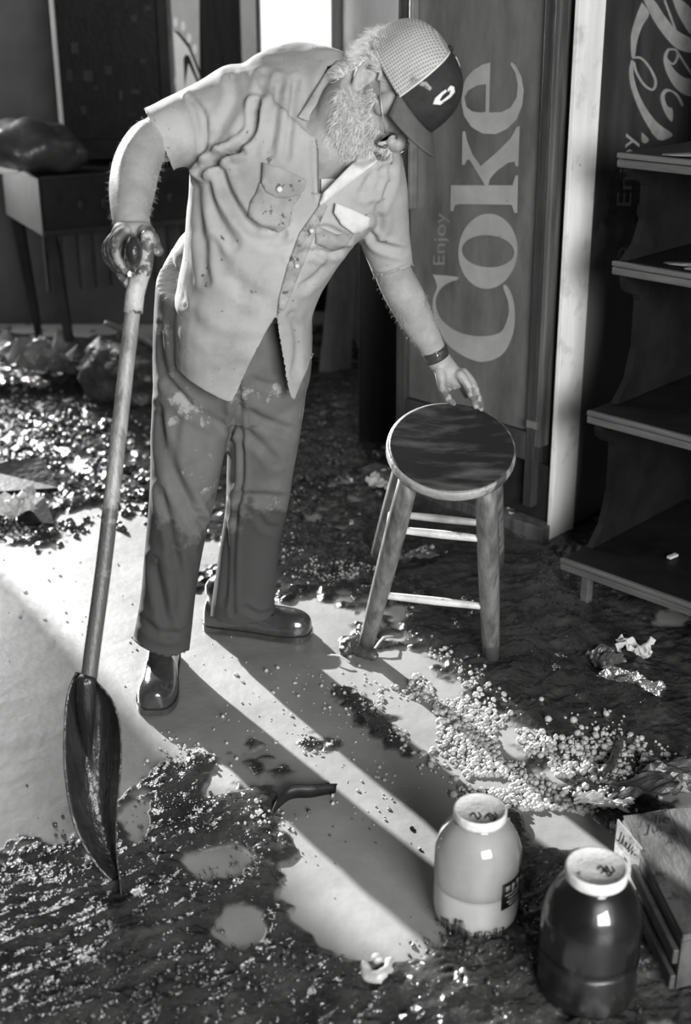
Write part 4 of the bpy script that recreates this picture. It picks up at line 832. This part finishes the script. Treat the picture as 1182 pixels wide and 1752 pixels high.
# ---- spectacles
gl = thing if 0 else None
LZ, LX = -.028, .012
lensC = [hw((.088, -.033, -.002)), hw((.088, .033, -.002))]
prt = []
for s_y in (-1, 1):
    ringp = [hw((.090+LX+.004*math.cos(t), s_y*.033+.025*math.cos(t), -.004+LZ+.021*math.sin(t))) for t in np.linspace(0, 2*math.pi, 25)]; prt.append(tube(ringp, [.0014]*25, 6, 1))
    prt.append(tube([hw((.088+LX, s_y*.058, .004+LZ)), hw((.06, s_y*.078, -.002)), hw((.012, s_y*.086, .022))], [.0014]*3, 6, 3))
prt.append(tube([hw((.092+LX, -.009, LZ)), hw((.1+LX, 0, .003+LZ)), hw((.092+LX, .009, LZ))], [.0014]*3, 6, 2))
V, f = join(prt); spx = mk('spectacles', V, f, M['glass_frame'], man)
for s_y in (-1, 1): V, f = ball(hw((.090+LX, s_y*.033, -.004+LZ)), (.0012, .024, .020), MH, 20, 10); mk('lens', V, f, M['lens'], spx)
# ---- beard and hair: core volume + strands
def strands(pts, nrm, n, length, wdt, flow, name, m, parent, jit=.5, curl=.4, seg=5):
    idx = rng.integers(0, len(pts), n); Rt = pts[idx]; Nr = nrm[idx]; fl = flow(Rt) if callable(flow) else np.tile(flow, (n, 1))
    D = Nr*.7+fl+rng.normal(0, jit, (n, 3)); D /= np.linalg.norm(D, axis=1, keepdims=True); Ln = length*rng.uniform(.5, 1.2, n)
    side = np.cross(D, rng.normal(0, 1, (n, 3))); side /= np.linalg.norm(side, axis=1, keepdims=True); bend = rng.normal(0, 1, (n, 3)); bend -= D*(bend*D).sum(1)[:, None]; bend = bend/np.linalg.norm(bend, axis=1, keepdims=True)
    V = []; 
    for k in range(seg+1):
        t = k/seg; c = Rt+D*(Ln*t)[:, None]+bend*(Ln*curl*math.sin(t*2.6)*t)[:, None]+fl*(Ln*.35*t*t)[:, None]; wk = wdt*(1-.75*t)
        V.append(c+side*wk); V.append(c-side*wk)
    V = np.stack(V, 1).reshape(-1, 3); b = np.arange(n)*(seg+1)*2; f = []
    for k in range(seg): f.append(np.stack([b+2*k, b+2*k+1, b+2*k+3, b+2*k+2], 1))
    f = np.vstack(f); return mk(name, V, f.tolist(), m, parent)
hloc = ((BV-H0)@MH)/HS; BN = normals(BV, BF)
px_, py_ = hloc[:, 0], hloc[:, 2]; ay = np.abs(hloc[:, 1])
isH = np.linalg.norm(hloc, axis=1) < .16
beardm = isH & (py_ < -.028) & (px_ > -.01) & (py_ > -.125) & ~((px_ > .075) & (py_ > -.078) & (ay < .022)) & ~((py_ > -.045) & (ay < .035) & (px_ > .05)) & (px_+(-py_)*.6 > .02) & ~((py_ < -.065) & (px_ < .012+(-.065-py_)*.45))
beardm |= isH & (px_ > .005) & (px_ < .04) & (py_ < .0) & (py_ > -.04) & (ay > .055)      # sideburn
beardm |= isH & (px_ > .085) & (py_ > -.056) & (py_ < -.042) & (ay < .03)                     # moustache
fl_b = hf*.35-hu*.75
strands(BV[beardm], BN[beardm], 9000, .016, .00045, fl_b, 'beard', M['hair'], man, .45, .5)
backm = isH & (px_ < -.035) & (py_ > -.045) & (py_ < .085); 
strands(BV[backm], BN[backm], 6000, .019, .00045, -hf*.25-hu*.9, 'hair', M['hair'], man, .35, .5)
side = isH & (px_ < .03) & (px_ > -.05) & (py_ > .032) & (py_ < .07) & (ay > .05)
strands(BV[side], BN[side], 2500, .014, .0004, -hf*.8-hu*.3, 'hair', M['hair'], man, .3, .4)
X, Y = pix(BV)
armm = ((X < 300) & (Y > 190) & (Y < 385) & (X > 180)) | ((X > 640) & (X < 770) & (Y > 470) & (Y < 590) & (BV[:, 1] > 2.6))
strands(BV[armm], BN[armm], 1500, .009, .00014, np.array((0, 0, -.4)), 'arm_hair', M['hair'], man, .5, .4, 3)
neckm = (X > 555) & (X < 625) & (Y > 130) & (Y < 260) & ~isH
if neckm.sum() > 50: strands(BV[neckm], BN[neckm], 350, .008, .0002, -hu*.5, 'neck_hair', M['hair'], man, .5, .4, 3)

# ------------------------------------------------------------------ shovel
tip = G(208, 1530); sTop = P(228, 500, 2.335); sBot = P(150, 1180, 2.06)
shv = thing('shovel', 'long-handled muddy scoop shovel the man leans on with his other hand', 'shovel', tip)
ax = [P(229, 520, 2.33), P(215, 640, 2.285), P(197, 800, 2.22), P(176, 980, 2.15), P(157, 1120, 2.09), P(148, 1200, 2.055)]
V, f = tube(ax, [.0140, .0145, .0150, .0152, .0155, .0150], 18, 3); mk('shaft', V, f, M['ash'], shv)
V, f = tube([P(237, 478, 2.345), P(231, 505, 2.337), P(228, 536, 2.328)], [.0165, .0175, .0178], 18, 2, round_=False); mk('ferrule', V, f, M['grip'], shv)
V, f = fuse([tube(pp([(252, 402, 2.335), (252, 430, 2.335), (248, 458, 2.34), (240, 478, 2.345), (234, 500, 2.34)]), [.0125, .0130, .0140, .0155, .016], 14), tube(pp([(226, 470, 2.42), (228, 485, 2.38), (233, 500, 2.345)]), [.0105, .012, .014], 12), tube(pp([(222, 425, 2.45), (222, 450, 2.44), (226, 470, 2.42)]), [.010, .0105, .0105], 12), tube(pp([(204, 470, 2.36), (214, 482, 2.355), (230, 495, 2.345)]), [.006, .008, .012], 12)], .003, 4); mk('yoke', V, f, M['grip'], shv)
V, f = tube(pp([(229, 430, 2.31), (229, 428, 2.36), (229, 424, 2.45)]), [.028, .028, .024], 18, 2, up=(0, 0, 1), flat=.58); mk('grip', V, f, M['griprubber'], shv)
BL = [(1158, 126, 172, 2.075, .004), (1175, 118, 190, 2.07, .012), (1195, 112, 203, 2.062, .022), (1230, 109, 213, 2.048, .034), (1290, 108, 214, 2.025, .040), (1350, 113, 209, 2.0, .042), (1400, 122, 206, 1.98, .040), (1440, 137, 207, 1.962, .036), (1475, 155, 210, 1.945, .030), (1505, 178, 212, 1.93, .020), (1528, 202, 212, 1.917, .006)]
A = cat_rom(np.array(BL, float), 4); nu = 28; V = []
for y, xl, xr, Yd, dep in A:
    for i in range(nu+1):
        t = i/nu; s = 2*t-1
        edge = P(xl+(xr-xl)*t, y, Yd); bow = dep*(1-s*s)+(.010*math.exp(-((s+.22)/.16)**2)*min(1, max(0, (1420-y)/200)))*-1
        V.append(edge+np.array((0, bow*1.5-.05*(abs(s)**3)*(dep/.04)*.4, 0))+np.array((0, -.02*s, 0)))
V = np.array(V); f = [(i*(nu+1)+j, i*(nu+1)+j+1, (i+1)*(nu+1)+j+1, (i+1)*(nu+1)+j) for i in range(len(A)-1) for j in range(nu)]
nz_ = np.array([mnoise.noise(Vector(v)*30)*.0018+mnoise.noise(Vector((v[0]*90, v[1]*30, v[2]*12)))*.0012 for v in V]); V[:, 1] += nz_
V[:, 2] = np.maximum(V[:, 2], .0)
bd = mk('blade', V, f, M['bladem'], shv); s_ = bd.modifiers.new('solid', 'SOLIDIFY'); s_.thickness = .003
V, f = tube([P(148, 1165, 2.065), P(148, 1220, 2.055), P(152, 1290, 2.050)], [.019, .017, .006], 16, 3); mk('socket', V, f, M['bladem'], shv)

# ------------------------------------------------------------------ jars
def lathe(c, prof, n=48, close=True):
    R = [np.column_stack([c[0]+r*np.cos(np.linspace(0, 2*math.pi, n, endpoint=False)), c[1]+r*np.sin(np.linspace(0, 2*math.pi, n, endpoint=False)), np.full(n, c[2]+z)]) for r, z in prof]; return rings_mesh(R)
def jar(c, rad, h, label, lvl, liq, res, markers, tilt=0.0):
    j = thing('glass_jar', label, 'jar', c)
    P0 = [(rad*.80, .0), (rad*.93, .006), (rad*.99, .025), (rad, .06), (rad, h*.60), (rad*.97, h*.68), (rad*.86, h*.78), (rad*.68, h*.86), (rad*.56, h*.90), (rad*.54, h*.93), (rad*.54, h*.97)]
    A = cat_rom(np.array(P0), 4); V, f = lathe(c, [tuple(a) for a in A]+[(max(a[0]-.003, .001), max(a[1], .004)) for a in A[::-1]]); 
    # inner wall closes over itself: build open shell instead
    n = 48; k = len(A)
    V, f = lathe(c, [tuple(a) for a in A]); mk('jar_body', V, f, M['glass'], j)
    q = [(a[0]-.0032, a[1]+.003 if a[1] < .01 else a[1]) for a in A if a[1] <= lvl]+[(np.interp(lvl, A[:, 1], A[:, 0])-.0032, lvl), (.002, lvl)]
    V, f = lathe(c, q); mk('contents', V, f, liq, j)
    q = [(a[0]-.0034, a[1]) for a in A if a[1] > lvl+.002]; V, f = lathe(c, [(q[0][0], lvl+.0015)]+q)
    mk('residue', V, f, res, j)
    L_ = [(rad*.555, h*.925), (rad*.60, h*.925), (rad*.61, h*.93), (rad*.61, h*.985), (rad*.60, h), (rad*.56, h+.001), (rad*.54, h-.002), (rad*.2, h-.002)]
    V, f = lathe(c, L_); ld = mk('lid', V, f, M['lid'], j)
    return j, ld
j1c = G(815, 1585); j1c = np.array((j1c[0], j1c[1]+.03, hz(*j1c[:2])*.3)); j1, lid1 = jar(j1c, .0785, .235, 'pale lidded glass jar of cloudy liquid standing in the mud', .085, M['milky'], M['milky2'], 0)
j2c = np.array((P(1024, 1492, 1.665)[0]-.004, 1.665, .004)); j2, lid2 = jar(j2c, .084, .262, 'dark lidded glass jar at the bottom right edge beside the crate', .10, M['darkliq'], M['darkres'], 0)
# paper label on the near jar, mud splashes, scribbles on lids
def wrapj(name, c, rad, a0, a1, z0, z1, m, parent, n=12):
    V = []; f = []
    for i in range(n+1):
        a = math.radians(a0+(a1-a0)*i/n)
        for z in (z0, z1):
            for r in (rad+.0006, rad+.0014): V.append((c[0]+r*math.cos(a), c[1]+r*math.sin(a), c[2]+z))
    for i in range(n): b = i*4; f += [(b+1, b+5, b+7, b+3), (b, b+2, b+6, b+4), (b, b+4, b+5, b+1), (b+2, b+3, b+7, b+6)]
    f += [(0, 1, 3, 2), (n*4, n*4+2, n*4+3, n*4+1)]; return mk(name, V, f, m, parent)
lb = wrapj('label', j1c, .0785, -62, -16, .066, .122, M['dark'], j1); lb['label'] = 'dark printed paper label'
for a0, a1, z0, z1 in [(-57, -50, .105, .116), (-46, -41, .100, .116), (-36, -31, .104, .118), (-57, -24, .095, .0975), (-52, -26, .087, .0895), (-54, -30, .079, .0812), (-50, -24, .072, .074)]: wrapj('label_print', j1c, .0797, a0, a1, z0, z1, M['script'], j1, 4)
for i in range(26):
    a = random.uniform(-150, -60); w_ = random.uniform(2, 7); wrapj('mud_splash', j1c, .0787, a, a+w_, 0.012, .016+abs(random.gauss(0, .009))+(.012 if a < -110 else 0), M['mudspill'], j1, 2)
for i in range(8):
    a = random.uniform(-30, 20); z = random.uniform(.125, .155); wrapj('mud_splash', j1c, .0785, a, a+random.uniform(2, 5), z, z+random.uniform(.004, .012), M['mudspill'], j1, 2)
for (c, h, cx, cy) in ((j2c, .262, 1027, 1492), (j1c, .235, 819, 1395)):
    for i in range(3):
        x, y = cx+random.uniform(-18, 14), cy+random.uniform(-12, 12); pts = [(x, y), (x+7, y-5), (x+12, y+4), (x+19, y+1), (x+15, y-6)][:random.choice((4, 5))]
        flat('scribble', [stroke(pts, 2.2)], np.array((0, 0, c[2]+h-.0012)), (0, 0, 1.), .0008, .0006, M['ink'], j2 if cx > 900 else j1)

# ------------------------------------------------------------------ boxes and litter at the lower right
UP = np.array((0, 0, 1.))
def crate():
    zt = .13; A = [G(1066, 1398, zt), G(1168, 1600, zt), G(1330, 1560, zt), G(1215, 1372, zt)]
    t = thing('wooden_crate', 'flat muddy wooden box with handwritten letters at the right edge', 'crate', np.mean(A, 0)*np.array((1, 1, 0)))
    n = 4
    for i in range(n):
        a, b = i/n+.006, (i+1)/n-.006; q = [A[0]+(A[3]-A[0])*a, A[1]+(A[2]-A[1])*a, A[1]+(A[2]-A[1])*b, A[0]+(A[3]-A[0])*b]; q = [p+UP*random.uniform(-.002, .002) for p in q]
        V, f = slab(q, .012, UP); bev(mk('plank', V, f, M['boxwood'], t, False), .002)
    lo = [p*np.array((1, 1, 0))+UP*(zt-.016) for p in A]
    V, f = slab(lo, zt-.03, UP); mk('body', V, f, M['boxwood'], t, False)
    c0 = (A[0]+A[1])/2; d = unit(A[1]-A[0]); n_ = np.array((-d[1], d[0], 0)); n_ = n_ if n_[0] < 0 else -n_
    for k in (.03, .085): V, f = box(c0*np.array((1, 1, 0))+UP*k+n_*.008+d*.05, (np.linalg.norm(A[1]-A[0])*.7, .01, .03), np.column_stack([d, n_, UP])); bev(mk('side_slat', V, f, M['boxwood'], t, False), .002)
    text_on('lettering', 'Julie', (1090, 1412), (1146, 1408), (1092, 1396), np.array((0, 0, zt)), UP, .006, M['ink'], t); text_on('lettering', 'A A', (1128, 1434), (1160, 1431), (1130, 1419), np.array((0, 0, zt)), UP, .006, M['ink'], t)
    return zt
crate()
fp = [P(1056, 1402, 1.955), P(1097, 1452, 1.88), P(1091, 1494, 1.87), P(1052, 1440, 1.95)]
nfp = unit(np.cross(fp[1]-fp[0], fp[3]-fp[0])); nfp = nfp if nfp[1] < 0 else -nfp
fl = thing('card_flap', 'small pale handwritten card standing against the crate behind the dark jar', 'card', np.array((fp[2][0], fp[2][1], 0.)))
V, f = slab([fp[0], fp[1], fp[2]-UP*.0, fp[3]], .003, nfp); mk('sheet', V, f, M['card'], fl, False)
lowp = [fp[3], fp[2], fp[2]*np.array((1, 1, 0))+UP*.01, fp[3]*np.array((1, 1, 0))+UP*.01]; V, f = slab(lowp, .003, nfp); mk('lower_fold', V, f, M['paper'], fl, False)
text_on('lettering', 'Julie', (1055, 1432), (1090, 1478), (1060, 1418), fp[0], nfp, .0015, M['ink'], fl)
def crumple(name, label, cat, px, py, sx, sy, h, m, rot=0, seed=1, n=14, flatness=1., dz=.0):
    c = onfloor(px, py); rr = math.radians(rot); g = np.linspace(-1, 1, n); X, Y = np.meshgrid(g, g); r_ = np.random.default_rng(seed)
    nz0 = np.array([[mnoise.noise(Vector((x*1.3+seed*7.1, y*1.3, seed))) for x, y in zip(a, b)] for a, b in zip(X, Y)]); nz1 = np.array([[abs(mnoise.noise(Vector((x*3+seed, y*3+3, seed*2.)))) for x, y in zip(a, b)] for a, b in zip(X, Y)])
    z = h*(.35+.9*nz0+.9*nz1); z = z-z.min()
    xs = (X+.12*nz0+.06*r_.normal(0, 1, X.shape)*(abs(X) > .9))*sx/2; ys = (Y+.1*nz1+.06*r_.normal(0, 1, X.shape)*(abs(Y) > .9))*sy/2
    W_ = np.stack([c[0]+xs*math.cos(rr)-ys*math.sin(rr), c[1]+xs*math.sin(rr)+ys*math.cos(rr), c[2]+.003+dz+z], -1).reshape(-1, 3)
    idx = np.arange(n*n).reshape(n, n); q = np.stack([idx[:-1, :-1], idx[:-1, 1:], idx[1:, 1:], idx[1:, :-1]], -1).reshape(-1, 4)
    o = mk(name, W_, q.tolist(), m, None, False); s_ = o.modifiers.new('solid', 'SOLIDIFY'); s_.thickness = .002; s_.offset = 1; return tag(o, label, cat)
crumple('torn_paper', 'pale torn paper lying beyond the foil strip at right', 'paper', 1082, 1132, .085, .05, .035, M['paper'], -15, 3)
crumple('torn_paper', 'dark folded paper bag touching the pale torn paper', 'paper', 1035, 1140, .09, .06, .03, M['paperdark'], 20, 4)
crumple('foil_strip', 'shiny crumpled foil strip lying in dark mud at right', 'foil', 1078, 1186, .15, .035, .03, M['foil'], -28, 5)
crumple('torn_paper', 'white paper scrap on the floor just left of the stool legs', 'paper', 662, 838, .10, .12, .03, M['paper'], -50, 6)
crumple('torn_paper', 'small white paper scrap behind the right stool leg', 'paper', 874, 905, .06, .07, .03, M['paper'], 40, 7)
crumple('torn_paper', 'grey soggy paper lying under the stool', 'paper', 712, 962, .12, .05, .02, M['paperdark'], 10, 8)
crumple('news_sheet', 'muddy printed sheet with pale edge behind the crate', 'paper', 1100, 1365, .16, .07, .02, M['paperdark'], 8, 9)
crumple('news_sheet', 'pale curled sheet lying nearest the crumbs behind the crate', 'paper', 1030, 1388, .11, .035, .015, M['paper'], -14, 10)
crumple('news_sheet', 'dark soggy sheets piled at the right edge behind the crate', 'paper', 1160, 1335, .16, .08, .03, M['paperdark'], -10, 11)
crumple('cloth_heap', 'pale muddy cloth heap at the far left by the arcade leg', 'cloth', 45, 655, .45, .35, .12, M['fabric'], 0, 12, 20)
crumple('cloth_heap', 'grey mud-caked rag heap right of the arcade table leg', 'cloth', 165, 640, .28, .2, .10, M['fabric'], 20, 13, 18)
crumple('torn_paper', 'white crumpled wrapper at the left edge of the floor', 'paper', 18, 890, .16, .12, .06, M['paper'], 10, 14)
V, f = tube([P(182, 553, 5.0), P(205, 562, 4.98), P(262, 590, 4.93)], [.012, .014, .012], 8, 2); tag(mk('metal_rod', V, f, M['chrome']), 'short pale rod lying on the debris behind the shovel shaft', 'rod')
dbr = P(225, 600, 4.95); V, f = fuse([ball((dbr[0], dbr[1], .10), (.22, .13, .15)), ball((dbr[0]-.1, dbr[1]+.03, .12), (.12, .12, .15)), ball((dbr[0]+.25, dbr[1]+.05, .05), (.22, .15, .14))], .02, 3); V = V+normals(V, f)*np.array([mnoise.noise(Vector(v)*14)*.03 for v in V])[:, None]; V[:, 2] = np.maximum(V[:, 2], 0); tag(mk('debris_mound', V, f, M['mudlump']), 'dark mud-caked mound of debris behind the man\'s legs and shovel', 'debris')
# dark box lid at left, half sunk
Q = [onfloor(-40, 856, .02), onfloor(100, 846, .01), P(66, 782, G(66, 830)[1]+.05), P(-40, 800, G(-40, 830)[1]+.05)]
V, f = slab(Q, .012, unit(np.cross(Q[1]-Q[0], Q[3]-Q[0]))); tag(bev(mk('box_lid', V, f, M['dark'], smooth=False), .003), 'black tilted box panel half sunk at the left edge', 'box lid')
Q = [onfloor(30, 902, .01), onfloor(92, 900, .01), P(75, 850, G(60, 880)[1]+.03), P(30, 852, G(60, 880)[1]+.03)]
V, f = slab(Q, .01, unit(np.cross(Q[1]-Q[0], Q[3]-Q[0]))); tag(bev(mk('box_lid', V, f, M['mach'], smooth=False), .003), 'small dark panel in front of the larger black box panel', 'box lid')
# half-buried basin rim in the man's shadow
rp = [G(*q, z) for q, z in [((466, 1392), .004), ((474, 1372), .018), ((490, 1352), .028), ((505, 1344), .033), ((530, 1345), .030), ((555, 1343), .026), ((576, 1342), .022)]]
c = G(530, 1385); V = []; f = []
for i, p in enumerate(cat_rom(np.array(rp), 3)): V += [p, p+(c-p)*np.array((.04, .04, 0))-UP*p[2]*.95]
k = len(V)//2; f = [(2*i, 2*i+1, 2*i+3, 2*i+2) for i in range(k-1)]
bs = mk('basin', V, f, M['mach']); s_ = bs.modifiers.new('solid', 'SOLIDIFY'); s_.thickness = .004; tag(bs, 'dark curved rim of a basin buried in the man\'s shadow', 'basin')
V, f = tube(rp, [.0018]*len(rp), 8, 3); rim = mk('rim', V, f, M['mach'], bs)
# curled lump and ring near the bottom
def lump(name, label, cat, pts, rad, m, zz=.012):
    q = [onfloor(x, y, zz) for x, y in pts]; V, f = tube(q, rad, 12, 4); V = V+normals(V, f)*np.array([mnoise.noise(Vector(v)*60)*.006+mnoise.noise(Vector(v)*140)*.004 for v in V])[:, None]; return tag(mk(name, V, f, m), label, cat)
lump('curled_lump', 'curled pale lump of mud in the foreground left of the jars', 'lump', [(622, 1676), (632, 1688), (648, 1690), (662, 1680), (668, 1664)], [.006, .010, .011, .010, .006], M['crumb'])
cl_ = bpy.data.objects['curled_lump']; q = [onfloor(643, 1660, .012), onfloor(645, 1664, .012)]; V, f = tube(q, [.009, .009], 12, 3); mk('knob', V, f, M['crumb'], cl_)
lump('pipe_ring', 'small shiny metal ring in the mud below the pale jar', 'ring', [(779, 1702), (782, 1691), (791, 1689), (798, 1698), (795, 1712)], [.004]*5, M['chrome'])
lump('dark_clod', 'dark clod of mud at the foot of the stool\'s left front leg', 'clod', [(590, 1122), (600, 1116), (622, 1122), (640, 1130)], [.016, .022, .022, .014], M['mudlump'])
for i, (a, b) in enumerate([((598, 1140), (560, 1128)), ((640, 1118), (672, 1096))]):
    V, f = tube([onfloor(*a, .012), onfloor((a[0]+b[0])/2, (a[1]+b[1])/2, .02), onfloor(*b, .012)], [.002, .003, .0015], 6, 2); tag(mk('twig', V, f, M['rung']), ['thin twig left of the stool\'s front left foot', 'thin twig leaning right of the stool\'s front left foot'][i], 'twig')
lump('dark_stick', 'dark curved stick rising from crumbs behind the crate', 'stick', [(1030, 1345), (1045, 1325), (1056, 1300), (1062, 1284)], [.010, .009, .007, .004], M['mudlump'], .02)

# ------------------------------------------------------------------ crumbs: countless bits of mud and gravel
ico = bmesh.new(); bmesh.ops.create_icosphere(ico, subdivisions=1, radius=1); IV = np.array([v.co[:] for v in ico.verts]); IFc = np.array([[v.index for v in f_.verts] for f_ in ico.faces]); ico.free()
def crumbs(regs, name, label, m, seed, rmin, rmax):
    r = np.random.default_rng(seed); Vs = []; Fs = []; o = 0
    for (cx, cy, rx, ry_, ro, n) in regs:
        c, s = math.cos(math.radians(ro)), math.sin(math.radians(ro))
        for _ in range(n):
            u, v = r.normal(0, .5, 2); x, y = cx+u*rx*c-v*ry_*s, cy+u*rx*s+v*ry_*c
            if y < 600 or y > 1760: continue
            g = G(x, y)
            if vnoise(np.array([g[0]]), np.array([g[1]]), 16, 21)[0] < .46 and n > 60: continue
            k = rmin+(rmax-rmin)*r.random()**3; rot = Matrix.Rotation(r.random()*6, 3, Vector(r.normal(0, 1, 3)).normalized()); Rm = np.array([list(q) for q in rot])
            B = (IV*(1+r.uniform(-.25, .25, (len(IV), 1))))*k*np.array((1, 1, r.uniform(.6, 1)))
            Vs.append(B@Rm.T+np.array((g[0], g[1], hz2(g[0], g[1])+k*.35))); Fs.append(IFc+o); o += len(IV)
    return tag(mk(name, np.vstack(Vs), np.vstack(Fs).tolist(), m, smooth=True), label, 'mud', kind='stuff')
_gx = np.linspace(-2.2, 2.2, 900); _gy = np.linspace(1.3, 6, 900); _GX, _GY = np.meshgrid(_gx, _gy); _GH = height(_GX, _GY)[0]
def hz2(x, y): return _GH[min(899, max(0, int((y-1.3)/4.7*899))), min(899, max(0, int((x+2.2)/4.4*899)))]
crumbs([(830, 1270, 190, 60, 38, 1500), (960, 1300, 90, 50, 20, 600), (860, 1360, 90, 50, 30, 600), (760, 1160, 100, 40, 30, 350), (1060, 1300, 90, 60, 10, 350), (960, 1400, 60, 22, 0, 120), (1000, 1385, 90, 20, 0, 160), (700, 1240, 100, 50, 30, 400)],
       'mud_crumbs', 'dense drift of pale mud crumbs between the stool and the jars', M['crumb'], 3, .003, .0105)
crumbs([(430, 1190, 130, 110, 40, 70), (540, 1270, 60, 25, 0, 90), (560, 1200, 120, 60, 20, 60), (130, 1040, 220, 120, 0, 45), (600, 990, 40, 22, 0, 160), (520, 970, 60, 25, 30, 140), (330, 1290, 60, 20, 20, 60), (640, 1340, 110, 60, 30, 60), (290, 1310, 30, 18, 0, 60), (450, 1400, 60, 20, 0, 40)],
       'mud_specks', 'scattered small mud specks around the man\'s boots', M['crumb'], 4, .0018, .006)
crumbs([(110, 730, 190, 70, 10, 500), (60, 770, 110, 50, 0, 250), (180, 830, 130, 40, 20, 200), (230, 860, 40, 40, 0, 80), (90, 910, 160, 20, -5, 120), (560, 820, 120, 80, 0, 250)],
       'debris_bits', 'wet glinting bits strewn over the far left floor', M['mudlump'], 6, .004, .018)
crumbs([(300, 1450, 300, 110, 0, 400), (120, 1700, 220, 60, -15, 250), (400, 1680, 250, 70, 0, 200), (800, 1640, 160, 80, 0, 250)],
       'mud_clots', 'small wet mud clots across the foreground around the shovel blade', M['mudlump'], 8, .0015, .006)

for o in C.objects:
    n = o.name.split('.')[0]; g = dict(glass_jar='lidded glass jars in the foreground mud', torn_paper='paper scraps on the floor', news_sheet='soggy sheets behind the crate', box_lid='dark box panels at the left edge', twig='twigs at the stool foot', cloth_heap='muddy cloth heaps at the back left').get(n)
    if g and o.parent is None: o['group'] = g
